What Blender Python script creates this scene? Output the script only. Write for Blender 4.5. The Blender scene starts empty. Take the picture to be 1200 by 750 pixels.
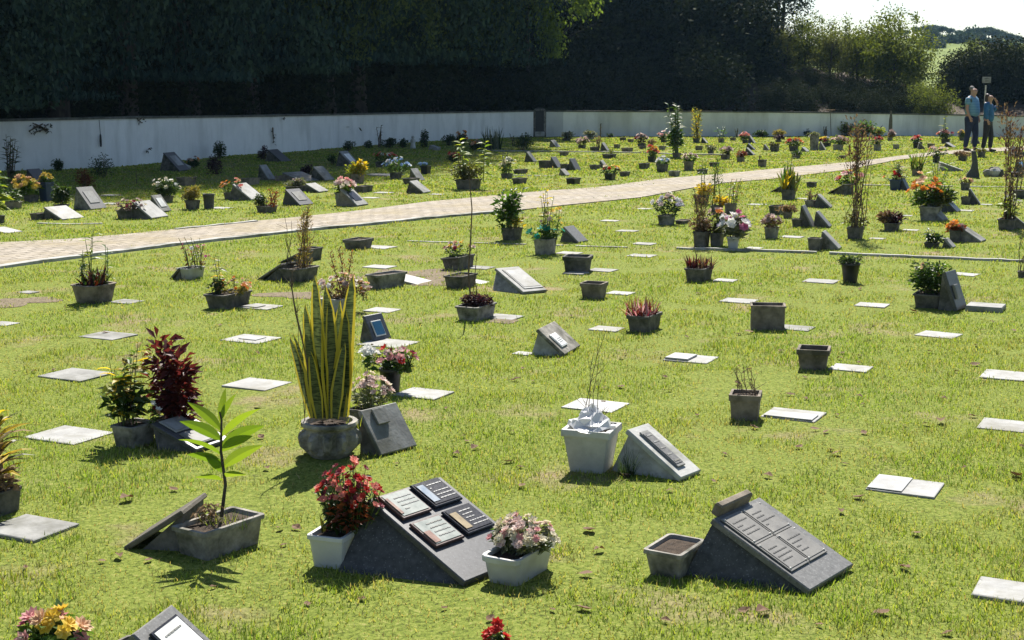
import bpy, math, random
import numpy as np
from mathutils import Vector, Matrix, Euler
R = math.radians
SC = bpy.context.scene
COL = SC.collection
rnd = random.Random(11)

# ---------------------------------------------------------------- camera
F, H = 1650.0, 1.67
PITCH = math.atan((375 - 107) / F)
cam = bpy.data.cameras.new('camera'); co = bpy.data.objects.new('camera', cam); COL.objects.link(co)
co.location = (0, 0, H); co.rotation_euler = (math.pi / 2 - PITCH, 0, 0)
cam.sensor_width = 36; cam.lens = 36 * F / 1200; cam.clip_start = .05; cam.clip_end = 4000
SC.camera = co
cP, sP = math.cos(PITCH), math.sin(PITCH)

def gz(x, y):
    near = .010 * np.sin(1.9 * x + .7 * y + 1) * np.sin(1.3 * y - .8 * x)
    far = .028 * np.sin(.33 * x + .2 * y) * np.sin(.27 * y + .5) * np.clip(y / 15, 0, 1)
    return (near + far) * np.clip((70 - y) / 10, 0, 1)

def ray(px, py):
    u = (px - 600) / F; v = (375 - py) / F
    return u, cP + v * sP, -sP + v * cP

def G(px, py):
    """ground point seen at photograph position (px, py)"""
    dx, dy, dz = ray(px, py); z = 0.0
    for _ in range(6):
        t = (z - H) / dz
        x, y = dx * t, dy * t
        z = float(gz(x, y))
    return Vector((x, y, z))

def at(px, Y, z=0.0):
    """point at distance Y on the bearing of picture column px"""
    return Vector(((px - 600) / F * (Y * cP + (H - z) * sP), Y, z))

def SCL(p):
    return F / (p.y * cP + (H - p.z) * sP)

def to_px(x, y, z=0):
    d = y * cP - (z - H) * sP
    return 600 + F * x / d, 375 - F * (y * sP + (z - H) * cP) / d

# ---------------------------------------------------------------- materials
def nodes(name):
    m = bpy.data.materials.new(name); m.use_nodes = True
    nt = m.node_tree; nt.nodes.clear()
    out = nt.nodes.new('ShaderNodeOutputMaterial')
    return m, nt, out

def N(nt, t, **kw):
    n = nt.nodes.new('ShaderNode' + t)
    for k, v in kw.items():
        if k in n.inputs: n.inputs[k].default_value = v
        else: setattr(n, k, v)
    return n

def ramp(nt, fac, stops):
    r = nt.nodes.new('ShaderNodeValToRGB')
    el = r.color_ramp.elements
    while len(el) > 1: el.remove(el[-1])
    el[0].position = stops[0][0]; el[0].color = (*stops[0][1], 1)
    for p, c in stops[1:]:
        e = el.new(p); e.color = (*c, 1)
    nt.links.new(fac, r.inputs[0])
    return r.outputs[0]

def coords(nt):
    tc = N(nt, 'TexCoord'); oi = N(nt, 'ObjectInfo')
    add = N(nt, 'VectorMath', operation='ADD')
    mul = N(nt, 'Math', operation='MULTIPLY'); mul.inputs[1].default_value = 37.0
    nt.links.new(oi.outputs['Random'], mul.inputs[0])
    nt.links.new(tc.outputs['Object'], add.inputs[0]); nt.links.new(mul.outputs[0], add.inputs[1])
    return add.outputs[0]

def mixc(nt, fac, a, b, mode='MIX'):
    n = nt.nodes.new('ShaderNodeMix'); n.data_type = 'RGBA'; n.blend_type = mode
    for s, v in ((n.inputs[0], fac), (n.inputs[6], a), (n.inputs[7], b)):
        if hasattr(v, 'links'): nt.links.new(v, s)
        elif isinstance(v, (int, float)): s.default_value = v
        else: s.default_value = (*v, 1)
    return n.outputs[2]

def stone(name, c1, c2, scale=14, rough=.85, speck=None, bump=.35, stain=None, spec=.3):
    m, nt, out = nodes(name)
    vec = coords(nt)
    n1 = N(nt, 'TexNoise', Scale=scale, Detail=7.0, Roughness=.65); nt.links.new(vec, n1.inputs['Vector'])
    col = ramp(nt, n1.outputs[0], [(.32, c1), (.68, c2)])
    if stain:
        n3 = N(nt, 'TexNoise', Scale=scale * .35, Detail=4.0, Roughness=.7); nt.links.new(vec, n3.inputs['Vector'])
        f = ramp(nt, n3.outputs[0], [(.48, (0, 0, 0)), (.66, (1, 1, 1))])
        col = mixc(nt, f, col, stain)
    if speck:
        vo = N(nt, 'TexVoronoi', Scale=85.0); nt.links.new(vec, vo.inputs['Vector'])
        f = ramp(nt, vo.outputs['Distance'], [(.0, (1, 1, 1)), (.28, (0, 0, 0))])
        col = mixc(nt, f, col, speck)
    b = N(nt, 'BsdfPrincipled', Roughness=rough); b.inputs['Specular IOR Level'].default_value = spec
    nt.links.new(col, b.inputs['Base Color'])
    n2 = N(nt, 'TexNoise', Scale=scale * 7, Detail=5.0); nt.links.new(vec, n2.inputs['Vector'])
    bp = N(nt, 'Bump', Strength=bump, Distance=.006); nt.links.new(n2.outputs[0], bp.inputs['Height'])
    nt.links.new(bp.outputs[0], b.inputs['Normal'])
    nt.links.new(b.outputs[0], out.inputs[0])
    return m

def leafm(name, a, b, trans=.45, rough=.45, tcol=None, spec=.3):
    """leaf or petal: colour differs from leaf to leaf, some light passes through"""
    m, nt, out = nodes(name)
    g = N(nt, 'NewGeometry')
    col = ramp(nt, g.outputs['Random Per Island'], [(0, a), (1, b)])
    p = N(nt, 'BsdfPrincipled', Roughness=rough); p.inputs['Specular IOR Level'].default_value = spec
    nt.links.new(col, p.inputs['Base Color'])
    t = N(nt, 'BsdfTranslucent')
    tc = mixc(nt, 1.0, col, tcol or (1.5, 1.45, .6), 'MULTIPLY')
    nt.links.new(tc, t.inputs['Color'])
    mx = N(nt, 'MixShader'); mx.inputs[0].default_value = trans
    nt.links.new(p.outputs[0], mx.inputs[1]); nt.links.new(t.outputs[0], mx.inputs[2])
    nt.links.new(mx.outputs[0], out.inputs[0])
    return m

def plain(name, c, rough=.6, spec=.4, var=.25):
    c2 = tuple(min(1, v * (1 + var)) for v in c); c1 = tuple(v * (1 - var) for v in c)
    return stone(name, c1, c2, 9, rough, bump=.12, spec=spec)

M = {}
M['concrete'] = stone('weathered_concrete', (0.127, 0.119, 0.105), (0.349, 0.327, 0.289), 16, stain=(0.061, 0.061, 0.043))
M['dark_concrete'] = stone('dark_mossy_concrete', (0.058, 0.055, 0.048), (0.181, 0.167, 0.145), 16, stain=(0.036, 0.039, 0.026))
M['pale_concrete'] = stone('pale_concrete', (0.297, 0.290, 0.263), (0.486, 0.472, 0.446), 12, stain=(0.203, 0.196, 0.162))
M['slab'] = stone('pale_stone_slab', (0.215, 0.215, 0.210), (0.344, 0.344, 0.334), 9, .7, stain=(0.181, 0.175, 0.150), bump=.25, speck=(0.200, 0.200, 0.188))
M['slab_grey'] = stone('grey_stone_slab', (0.150, 0.150, 0.144), (0.275, 0.275, 0.263), 9, .7, stain=(0.106, 0.106, 0.088), bump=.25)
M['slab_white'] = stone('white_marble_slab', (.27, .27, .265), (.36, .36, .355), 7, .5, bump=.08, stain=(.2, .2, .19))
M['granite'] = stone('dark_granite', (.035, .036, .040), (.075, .077, .083), 60, .38, speck=(.13, .13, .14), bump=.05, spec=.5)
M['granite_grey'] = stone('grey_granite', (.082, .081, .078), (.165, .163, .157), 60, .5, speck=(.26, .26, .25), bump=.05, spec=.5)
M['granite_rough'] = stone('rough_granite', (0.044, 0.044, 0.045), (0.097, 0.097, 0.097), 40, .8, speck=(0.203, 0.203, 0.203), bump=.4)
M['white_plastic'] = stone('white_plastic', (0.414, 0.414, 0.405), (0.522, 0.522, 0.508), 6, .45, stain=(.33, .32, .27), bump=.08)
M['white_paint_pot'] = stone('worn_white_paint', (.34, .34, .325), (.48, .48, .46), 10, .7, stain=(.2, .2, .165), bump=.25)
M['brown_pot'] = stone('brown_cement', (0.126, 0.105, 0.081), (0.259, 0.217, 0.175), 14, stain=(0.063, 0.056, 0.039))
M['tan_pot'] = stone('tan_cement', (0.192, 0.162, 0.126), (0.306, 0.258, 0.204), 12, stain=(0.108, 0.090, 0.066))
M['black_pot'] = plain('black_plastic', (.016, .017, .02), .45)
M['blue_pot'] = plain('dark_blue_glaze', (.03, .05, .10), .3)
M['soil'] = stone('potting_soil', (.03, .022, .015), (.085, .06, .042), 40, .95, bump=1.0)
M['wood'] = stone('weathered_board', (.07, .062, .05), (.145, .13, .105), 20, .85)
M['bark'] = stone('bark', (.03, .026, .022), (.085, .072, .06), 10, .95, bump=1.0)
M['twig'] = stone('dry_twig', (.07, .05, .035), (.16, .12, .08), 20, .9)
M['green_stem'] = plain('green_stem', (.10, .14, .04), .5)
M['metal'] = plain('bolt_metal', (.5, .48, .45), .3)
M['bronze'] = stone('bronze_plate', (.12, .115, .105), (.21, .20, .18), 12, .5, bump=.08, spec=.6)
M['plate_text'] = plain('dark_engraving', (.085, .082, .078), .6)
M['white_text'] = plain('white_engraving', (.34, .34, .33), .5)
M['photo_green'] = stone('pale_enamel', (.19, .215, .20), (.36, .38, .35), 18, .3, bump=.02)
M['photo_blue'] = stone('blue_enamel', (.14, .20, .28), (.36, .39, .42), 24, .25, bump=.02)
M['photo_gold'] = stone('gold_enamel', (.17, .13, .07), (.34, .27, .16), 24, .3, bump=.02)
M['photo_red'] = stone('red_brown_enamel', (.12, .05, .04), (.34, .22, .17), 30, .3, bump=.02)
M['plaque_dark'] = plain('dark_plaque', (.02, .02, .024), .25)
M['plaque_frame'] = plain('plaque_frame', (.07, .035, .03), .4)
M['plaque_blue'] = plain('blue_plaque', (.02, .10, .19), .3)
M['plaque_pale'] = plain('pale_plaque', (.62, .62, .60), .4)
M['rust'] = plain('reddish_strip', (.10, .02, .015), .6)
M['bag'] = leafm('white_plastic_bag', (.75, .75, .76), (.85, .85, .86), .35, .3, (1, 1, 1))
# foliage
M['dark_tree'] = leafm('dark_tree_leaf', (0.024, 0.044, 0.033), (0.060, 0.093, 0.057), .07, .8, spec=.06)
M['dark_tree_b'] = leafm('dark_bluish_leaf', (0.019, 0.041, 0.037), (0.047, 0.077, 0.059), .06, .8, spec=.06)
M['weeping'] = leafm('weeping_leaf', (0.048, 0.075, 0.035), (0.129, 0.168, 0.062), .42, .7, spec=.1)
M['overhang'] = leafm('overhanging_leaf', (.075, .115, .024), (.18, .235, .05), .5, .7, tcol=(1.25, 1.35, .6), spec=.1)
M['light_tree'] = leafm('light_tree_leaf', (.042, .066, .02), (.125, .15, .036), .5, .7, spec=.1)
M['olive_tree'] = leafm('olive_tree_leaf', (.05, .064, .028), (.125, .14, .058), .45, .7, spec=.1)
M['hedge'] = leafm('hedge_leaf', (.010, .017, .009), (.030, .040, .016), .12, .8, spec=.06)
M['far_tree'] = leafm('far_pine_leaf', (0.042, 0.068, 0.057), (0.085, 0.118, 0.084), .1, .8, spec=.05)  # lighter, bluer leaves: distance haze put into the colour
M['green'] = leafm('green_leaf', (.035, .085, .016), (.095, .17, .03))
M['bright'] = leafm('bright_green_leaf', (.09, .17, .02), (.17, .26, .035), .5, .35, (1.5, 1.35, .5))
M['lime'] = leafm('lime_leaf', (.17, .23, .03), (.30, .33, .06), .5)
M['dark_green'] = leafm('dark_green_leaf', (.02, .045, .014), (.055, .09, .028), .35)
M['grey_green'] = leafm('grey_green_leaf', (.10, .12, .08), (.20, .21, .14), .3)
M['yellow_leaf'] = leafm('yellow_leaf', (.35, .26, .02), (.55, .40, .05), .5)
M['maroon'] = leafm('maroon_leaf', (.045, .011, .012), (.115, .028, .026), .4, tcol=(1.5, .9, .8))
M['purple_leaf'] = leafm('dark_purple_leaf', (.025, .012, .018), (.08, .035, .045), .3, tcol=(1.3, .9, .9))
M['red_brown'] = leafm('red_brown_leaf', (.10, .03, .015), (.24, .08, .035), .4, tcol=(1.4, .9, .6))
M['dry'] = leafm('dry_leaf', (.13, .085, .045), (.30, .21, .12), .3, .8, tcol=(1.1, 1, .8))
M['dry_green'] = leafm('drying_leaf', (.14, .12, .035), (.27, .22, .06), .4, .7)
M['olive'] = leafm('olive_leaf', (.06, .07, .025), (.15, .15, .05), .4)
M['sanse'] = None
# petals
def petal(n, a, b): M[n] = leafm(n + '_petal', a, b, .35, .6, (1.15, 1.1, 1.1))
petal('red', (.42, .012, .012), (.62, .05, .035)); petal('salmon', (.60, .16, .12), (.75, .32, .25))
petal('pink', (.55, .22, .24), (.74, .45, .42)); petal('magenta', (.42, .06, .17), (.6, .2, .34))
petal('pale_pink', (.58, .42, .38), (.75, .62, .56)); petal('cream', (.58, .52, .36), (.75, .70, .55))
petal('white', (.66, .66, .62), (.8, .8, .78)); petal('yellow', (.62, .42, .03), (.75, .58, .12))
petal('orange', (.62, .19, .02), (.76, .33, .05)); petal('peach', (.62, .36, .2), (.74, .52, .34))
petal('blue', (.16, .30, .55), (.42, .55, .75)); petal('dusty', (.30, .20, .19), (.48, .38, .34))
petal('wine', (.16, .015, .03), (.32, .05, .07)); petal('lilac', (.42, .36, .50), (.66, .62, .72))
petal('teal', (.02, .25, .17), (.05, .38, .27))

def sanse_mat():
    m, nt, out = nodes('snake_plant_leaf')
    uv = N(nt, 'UVMap'); sep = N(nt, 'SeparateXYZ'); nt.links.new(uv.outputs[0], sep.inputs[0])
    tc = N(nt, 'TexCoord')
    no = N(nt, 'TexNoise', Scale=14.0, Detail=3.0); 
    mp = N(nt, 'Mapping'); mp.inputs['Scale'].default_value = (1, 1, 7); nt.links.new(tc.outputs['Object'], mp.inputs[0]); nt.links.new(mp.outputs[0], no.inputs['Vector'])
    base = ramp(nt, no.outputs[0], [(.40, (.020, .035, .012)), (.50, (.12, .15, .05)), (.60, (.025, .04, .014))])
    d = N(nt, 'Math', operation='SUBTRACT'); nt.links.new(sep.outputs[0], d.inputs[0]); d.inputs[1].default_value = .5
    ab = N(nt, 'Math', operation='ABSOLUTE'); nt.links.new(d.outputs[0], ab.inputs[0])
    gt = N(nt, 'Math', operation='GREATER_THAN'); nt.links.new(ab.outputs[0], gt.inputs[0]); gt.inputs[1].default_value = .33
    col = mixc(nt, gt.outputs[0], base, (.50, .40, .035))
    p = N(nt, 'BsdfPrincipled', Roughness=.4); nt.links.new(col, p.inputs['Base Color'])
    t = N(nt, 'BsdfTranslucent'); nt.links.new(col, t.inputs['Color'])
    mx = N(nt, 'MixShader'); mx.inputs[0].default_value = .3
    nt.links.new(p.outputs[0], mx.inputs[1]); nt.links.new(t.outputs[0], mx.inputs[2]); nt.links.new(mx.outputs[0], out.inputs[0])
    return m
M['sanse'] = sanse_mat()

# ---------------------------------------------------------------- mesh building
class MB:
    def __init__(s): s.v = []; s.f = []; s.m = []; s.uv = None
    def add(s, vs, fs, mi=0):
        o = len(s.v); s.v.extend([tuple(p) for p in vs])
        for f in fs: s.f.append([i + o for i in f]); s.m.append(mi)
    def box(s, c, d, T=None, mi=0, bev=0):
        x, y, z = d[0] / 2, d[1] / 2, d[2] / 2
        if bev:
            b = min(bev, x * .45, y * .45, z * .45)
            loops = []
            for (zz, i) in ((-z, b), (-z + b, 0), (z - b, 0), (z, b)):
                xx, yy = x - i, y - i
                loops.append([(-xx + b * 0, -yy, zz), (xx, -yy, zz), (xx, yy, zz), (-xx, yy, zz)])
            vs = [p for l in loops for p in l]
            fs = [(3, 2, 1, 0)] + [(4 * k + j, 4 * k + (j + 1) % 4, 4 * k + 4 + (j + 1) % 4, 4 * k + 4 + j) for k in range(3) for j in range(4)] + [(12, 13, 14, 15)]
        else:
            vs = [(sx * x, sy * y, sz * z) for sz in (-1, 1) for sx, sy in ((-1, -1), (1, -1), (1, 1), (-1, 1))]
            fs = [(3, 2, 1, 0), (4, 5, 6, 7), (0, 1, 5, 4), (1, 2, 6, 5), (2, 3, 7, 6), (3, 0, 4, 7)]
        vs = [(p[0] + c[0], p[1] + c[1], p[2] + c[2]) for p in vs]
        if T: vs = [T(*p) for p in vs]
        s.add(vs, fs, mi)
    def loops(s, ls, mi=0, cap0=True, cap1=True):
        n = len(ls[0]); vs = [p for l in ls for p in l]; fs = []
        for k in range(len(ls) - 1):
            for j in range(n):
                a = k * n + j; b = k * n + (j + 1) % n
                fs.append((a, b, b + n, a + n))
        if cap0: fs.append(tuple(reversed(range(n))))
        if cap1: fs.append(tuple(range((len(ls) - 1) * n, len(ls) * n)))
        s.add(vs, fs, mi)
    def tube(s, pts, rs, n=6, mi=0):
        ls = []
        for i, p in enumerate(pts):
            a = Vector(pts[max(i - 1, 0)]); b = Vector(pts[min(i + 1, len(pts) - 1)])
            d = (b - a); d = d.normalized() if d.length > 1e-9 else Vector((0, 0, 1))
            u = d.cross(Vector((.31, .95, .02))); u = u.normalized() if u.length > 1e-6 else Vector((1, 0, 0)); w = d.cross(u)
            r = rs[i] if hasattr(rs, '__len__') else rs
            ls.append([Vector(p) + r * (math.cos(t) * u + math.sin(t) * w) for t in [k * 2 * math.pi / n for k in range(n)]])
        s.loops(ls, mi)
    def leaf(s, b, d, L, W, droop=.3, mi=0, fold=.15, roll=None):
        """small pointed folded leaf"""
        d = Vector(d).normalized(); up = Vector((0, 0, 1))
        side = d.cross(up); side = side.normalized() if side.length > 1e-3 else Vector((1, 0, 0))
        if roll: side = (side * math.cos(roll) + side.cross(d) * math.sin(roll))
        nn = side.cross(d)
        b = Vector(b); mid = b + d * L * .45; tip = b + d * L - up * L * droop
        s.add([b, mid + side * W * .5 + nn * W * fold, tip, mid - side * W * .5 + nn * W * fold, mid - up * L * droop * .2],
              [(0, 1, 4), (1, 2, 4), (0, 4, 3), (4, 2, 3)], mi)
    def blade(s, b, d, L, W, bend=.3, segs=4, mi=0, prof=None, roll=0, uv=False, side=None):
        """long leaf with a curve; prof gives half-width along it"""
        sd0 = side
        d = Vector(d).normalized(); up = Vector((0, 0, 1))
        side = d.cross(up); side = side.normalized() if side.length > 1e-3 else Vector((1, 0, 0))
        if sd0 is not None: side = (Vector(sd0) - d * d.dot(Vector(sd0))).normalized()
        if roll: side = side * math.cos(roll) + side.cross(d) * math.sin(roll)
        hor = Vector((d.x, d.y, 0)); hor = hor.normalized() if hor.length > 1e-4 else Vector((1, 0, 0))
        vs = []; p = Vector(b); dd = d.copy()
        for i in range(segs + 1):
            t = i / segs
            w = W * (prof(t) if prof else max(.04, math.sin(math.pi * min(1, (.12 + t * .88)) ** .9)))
            nn = side.cross(dd)
            vs += [p - side * w * .5 + nn * w * .12, p, p + side * w * .5 + nn * w * .12]
            dd = (dd + (hor * .4 - up) * bend * (1 / segs)).normalized()
            p = p + dd * L / segs
        fs = []
        for i in range(segs):
            a = i * 3; fs += [(a, a + 1, a + 4, a + 3), (a + 1, a + 2, a + 5, a + 4)]
        if uv:
            if s.uv is None: s.uv = {}
            o = len(s.v)
            for i in range(len(vs)): s.uv[o + i] = ((i % 3) / 2, (i // 3) / segs)
        s.add(vs, fs, mi)
    def flower(s, c, n, r, k=7, mi=0, layers=2, cup=.5):
        n = Vector(n).normalized(); u = n.cross(Vector((.2, .9, .3))).normalized(); w = n.cross(u); c = Vector(c)
        for l in range(layers):
            rr = r * (1 - .38 * l); cu = cup + .5 * l
            ph = rnd.random() * 6
            for j in range(k):
                a = ph + j * 2 * math.pi / k + rnd.uniform(-.15, .15); hw = 1.15 * math.pi / k
                pts = [c + n * r * .1 * l]
                for da, q in ((-hw, .72), (0, 1.0), (hw, .72)):
                    pts.append(c + (u * math.cos(a + da) + w * math.sin(a + da)) * rr * q + n * rr * cu * q * q)
                s.add(pts, [(0, 1, 2), (0, 2, 3)], mi)
    def ball(s, c, r, n=8, mi=0, jit=0, sq=(1, 1, 1)):
        ls = []
        m = max(4, n // 2 + 1)
        for i in range(1, m):
            ph = math.pi * i / m
            ls.append([(c[0] + r * sq[0] * math.sin(ph) * math.cos(t) * (1 + rnd.uniform(-jit, jit)), c[1] + r * sq[1] * math.sin(ph) * math.sin(t) * (1 + rnd.uniform(-jit, jit)), c[2] - r * sq[2] * math.cos(ph)) for t in [k * 2 * math.pi / n for k in range(n)]])
        s.loops(ls, mi)
    def build(s, name, mats, parent=None, smooth=False):
        me = bpy.data.meshes.new(name); me.from_pydata(s.v, [], s.f)
        if not isinstance(mats, (list, tuple)): mats = [mats]
        for m in mats: me.materials.append(M[m] if isinstance(m, str) else m)
        me.polygons.foreach_set('material_index', s.m)
        if smooth: me.polygons.foreach_set('use_smooth', [True] * len(me.polygons))
        if s.uv:
            ul = me.uv_layers.new(name='UVMap')
            for l in me.loops: ul.data[l.index].uv = s.uv.get(l.vertex_index, (0, 0))
        me.update()
        o = bpy.data.objects.new(name, me); COL.objects.link(o)
        if parent: o.parent = parent
        return o

def np_mesh(name, V, Fq, mats, parent=None, smooth=False):
    """mesh from numpy arrays (all faces of one size)"""
    me = bpy.data.meshes.new(name); k = Fq.shape[1]
    me.vertices.add(len(V)); me.vertices.foreach_set('co', V.astype(np.float32).ravel())
    me.loops.add(Fq.size); me.loops.foreach_set('vertex_index', Fq.astype(np.int32).ravel())
    me.polygons.add(len(Fq)); me.polygons.foreach_set('loop_start', np.arange(0, Fq.size, k, dtype=np.int32))
    me.polygons.foreach_set('loop_total', np.full(len(Fq), k, dtype=np.int32))
    if smooth: me.polygons.foreach_set('use_smooth', np.ones(len(Fq), dtype=bool))
    for m in (mats if isinstance(mats, (list, tuple)) else [mats]): me.materials.append(M[m] if isinstance(m, str) else m)
    me.update(); me.validate()
    o = bpy.data.objects.new(name, me); COL.objects.link(o)
    if parent: o.parent = parent
    return o

def tag(o, label=None, cat=None, group=None, kind=None):
    if label: o['label'] = label
    if cat: o['category'] = cat
    if group: o['group'] = group
    if kind: o['kind'] = kind
    return o

def thing(name, label, cat, loc, yaw=0, group=None):
    o = bpy.data.objects.new(name, None); COL.objects.link(o)
    o.empty_display_size = .1
    o.location = loc; o.rotation_euler = (0, 0, yaw)
    return tag(o, label, cat, group)

def dup(root, loc, yaw, scale=None, label=None):
    r = root.copy(); COL.objects.link(r); r.location = loc; r.rotation_euler = (0, 0, yaw)
    if scale: r.scale = scale
    if label: r['label'] = label
    for ch in list(root.children):
        c = ch.copy(); COL.objects.link(c); c.parent = r
    return r

FOOT = []      # footprints where no grass grows: (x, y, yaw, half x, half y)
def foot(p, yaw, hx, hy): FOOT.append((p.x, p.y, yaw, hx, hy))
YAW = R(-27)
# ---------------------------------------------------------------- pots and planters
def rect_loop(x, y, z, rd=.2, n=3):
    """rectangle x by y (half sizes) with rounded corners"""
    r = min(x, y) * rd; pts = []
    for cx, cy, a0 in ((x - r, y - r, 0), (-x + r, y - r, 90), (-x + r, -y + r, 180), (x - r, -y + r, 270)):
        for i in range(n):
            a = R(a0 + 90 * i / (n - 1)); pts.append((cx + r * math.cos(a), cy + r * math.sin(a), z))
    return pts

def pot_parts(root, x, y, h, mat, taper=.84, rim=.10, style='trough', fill=.86, rd=.22, soil='soil', jit=.0):
    """x, y half sizes at the rim; local z up. Adds 'pot' and 'soil' under root"""
    mb = MB(); t = min(x, y) * .16
    def lp(s, z, inset=0):
        if style == 'round':
            return [((x * s - inset) * math.cos(a), (y * s - inset) * math.sin(a), z) for a in [k * 2 * math.pi / 20 for k in range(20)]]
        return rect_loop(max(x * s - inset, .004), max(y * s - inset, .004), z, rd)
    rh = rim * h
    if style == 'bowl':
        style = 'round'
        prof = [(.55, -.03), (.62, .02), (.82, .3), (.95, .6), (.97, 1 - rim), (1.03, 1 - rim), (1.05, 1 - rim * .4), (1.03, 1.0)]
        ls = [lp(s, z * h) for s, z in prof]
    elif style == 'carved':
        style = 'round'
        prof = [(.66, -.03), (.72, .03), (.84, .14), (.91, .24), (.955, .32), (.985, .40), (1.0, .50), (1.0, .58), (.98, .66), (.93, .73), (.88, .78), (.87, .82), (.98, .86), (1.02, .92), (1.0, 1.0)]
        ls = []
        for s, z in prof:
            l = []
            for k in range(44):
                a = k * 2 * math.pi / 44
                g = 1 + (.13 * (1 if k % 4 in (0, 1) else -1) * min(1, 2.2 * max(0, 1 - abs(z - .47) / .29)))
                l.append((x * s * g * math.cos(a), y * s * g * math.sin(a), z * h))
            ls.append(l)
        lp = lambda s, z, inset=0: [((x * s - inset) * math.cos(a), (y * s - inset) * math.sin(a), z) for a in [k * 2 * math.pi / 44 for k in range(44)]]
    else:
        b = taper; m = lambda q: b + (1 - b) * q
        e = 1.0 if rim <= 0 else .95
        ls = [lp(b * e, -.03 * h), lp(m(.03) * e, 0), lp(m(.45) * e, .45 * h), lp(m(1 - rim) * e, h - rh)]
        if rim > 0: ls += [lp(.995, h - rh), lp(1.0, h - rh * .8), lp(1.0, h - rh * .15)]
        ls += [lp(.99, h)]
    top = ls[-1]
    ls += [lp(.99, h, t), lp(.95, h - rh - .004, t), lp(.92, fill * h - .01, t)]
    mb.loops(ls, 0, cap0=True, cap1=False)
    if jit:
        mb.v = [(a + rnd.uniform(-jit, jit) * x, b_ + rnd.uniform(-jit, jit) * x, c + rnd.uniform(-jit, jit) * h * .5) for a, b_, c in mb.v]
    p = mb.build('pot', mat, root, smooth=(style == 'round' and len(ls[0]) < 40))
    if soil:
        ms = MB(); l0 = lp(.935, fill * h, t)
        inner = [[(q[0] * s, q[1] * s, fill * h + rnd.uniform(-.02, .06) * h + (1 - s) * .06 * h) for q in l0] for s in (.7, .35)]
        ms.loops([l0] + inner, 0, cap0=False, cap1=True)
        ms.build('soil', soil, root)
    return fill * h

# ---------------------------------------------------------------- plants (each builds parts under the root, sizes in metres)
def inside(x, y):
    while True:
        a, b = rnd.uniform(-1, 1), rnd.uniform(-1, 1)
        if a * a + b * b < 1: return a * x, b * y

def P_bush(root, cx, cy, z, w, d, h, px, mat='green', leaf=None, dens=1.0, name='foliage', stems=True):
    mb = MB(); L = leaf or max(.028, 2.6 * px)
    n = int(min(700, max(40, 7.0 * dens * (w * h + w * d) / (L * L))))
    lob = [(rnd.uniform(-.28, .28) * w, rnd.uniform(-.28, .28) * d, rnd.uniform(.45, 1.0) * h, rnd.uniform(.18, .32)) for _ in range(5)]
    for _ in range(n):
        lx, ly, lz, lr = rnd.choice(lob)
        v = Vector((rnd.gauss(0, 1), rnd.gauss(0, 1), rnd.gauss(0, 1))).normalized() * (rnd.random() ** .4)
        p = Vector((cx + lx + v.x * w * lr, cy + ly + v.y * d * lr, z + max(.0, lz * .62 + v.z * h * .42)))
        dr = Vector((v.x * 1.1 + rnd.uniform(-.5, .5), v.y * 1.1 + rnd.uniform(-.5, .5), rnd.uniform(-.2, .8)))
        mb.leaf(p, dr, L * rnd.uniform(.7, 1.4), L * rnd.uniform(.4, .65), rnd.uniform(0, .35), 0, roll=rnd.uniform(-1, 1))
    mb.build(name, mat, root)
    if stems:
        ms = MB()
        for lx, ly, lz, lr in lob:
            ms.tube([(cx + lx * .3, cy + ly * .3, z - .005), (cx + lx * .8, cy + ly * .8, z + lz * .5), (cx + lx, cy + ly, z + lz * .75)], [max(.003, px * .5), max(.003, px * .4), max(.002, px * .3)], 5)
        ms.build('stem', 'twig', root)

def P_flowers(root, cx, cy, z, w, d, h, px, cols=('pink',), leafmat='green', fr=None, n=None, stalk=True, dens=1.0, lf=1.0):
    r = fr or max(.016, 2.6 * px)
    n = n or int(max(6, min(60, 1.5 * dens * w * (d + h) / (r * r * 4))))
    pts = []
    for i in range(n):
        a, b = inside(w * .5, d * .5)
        q = 1 - .45 * ((a / (w * .5)) ** 2 + (b / (d * .5)) ** 2)
        zz = z + h * q * rnd.uniform(.62, 1.0)
        pts.append(Vector((cx + a, cy + b, zz)))
    few = n <= 12
    mf = MB()
    for p in pts:
        if few: mf = MB()
        nn = Vector(((p.x - cx) / w * 1.6, (p.y - cy) / d * 1.6 - .25, .75)) + Vector((rnd.uniform(-.4, .4), rnd.uniform(-.4, .4), 0))
        mf.flower(p, nn, r * rnd.uniform(.75, 1.2), 6 if px > .004 else 7, (ci := rnd.randrange(len(cols))) * (not few), 2, rnd.uniform(.2, .7))
        if few: mf.build('flower', cols[ci], root)
    ml = MB(); L = r * 1.8 * lf; z0 = z - .01
    for p in pts:
        ml.tube([(cx + (p.x - cx) * .45, cy + (p.y - cy) * .45, z0), p], max(.0016, px * .25), 4, 1)
        for _ in range(int(5 * lf) + 1):
            t = rnd.uniform(.15, .92); q = Vector((cx + (p.x - cx) * (.45 + .55 * t), cy + (p.y - cy) * (.45 + .55 * t), z0 + (p.z - z0) * t))
            ml.leaf(q, (rnd.uniform(-1, 1), rnd.uniform(-1, 1), rnd.uniform(-.1, .7)), L * rnd.uniform(.7, 1.3), L * rnd.uniform(.35, .55), rnd.uniform(0, .4), 0, roll=rnd.uniform(-1, 1))
    ml.build('foliage', [leafmat, 'green_stem'], root)
    if not few: mf.build('flowers', list(cols), root)

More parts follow.
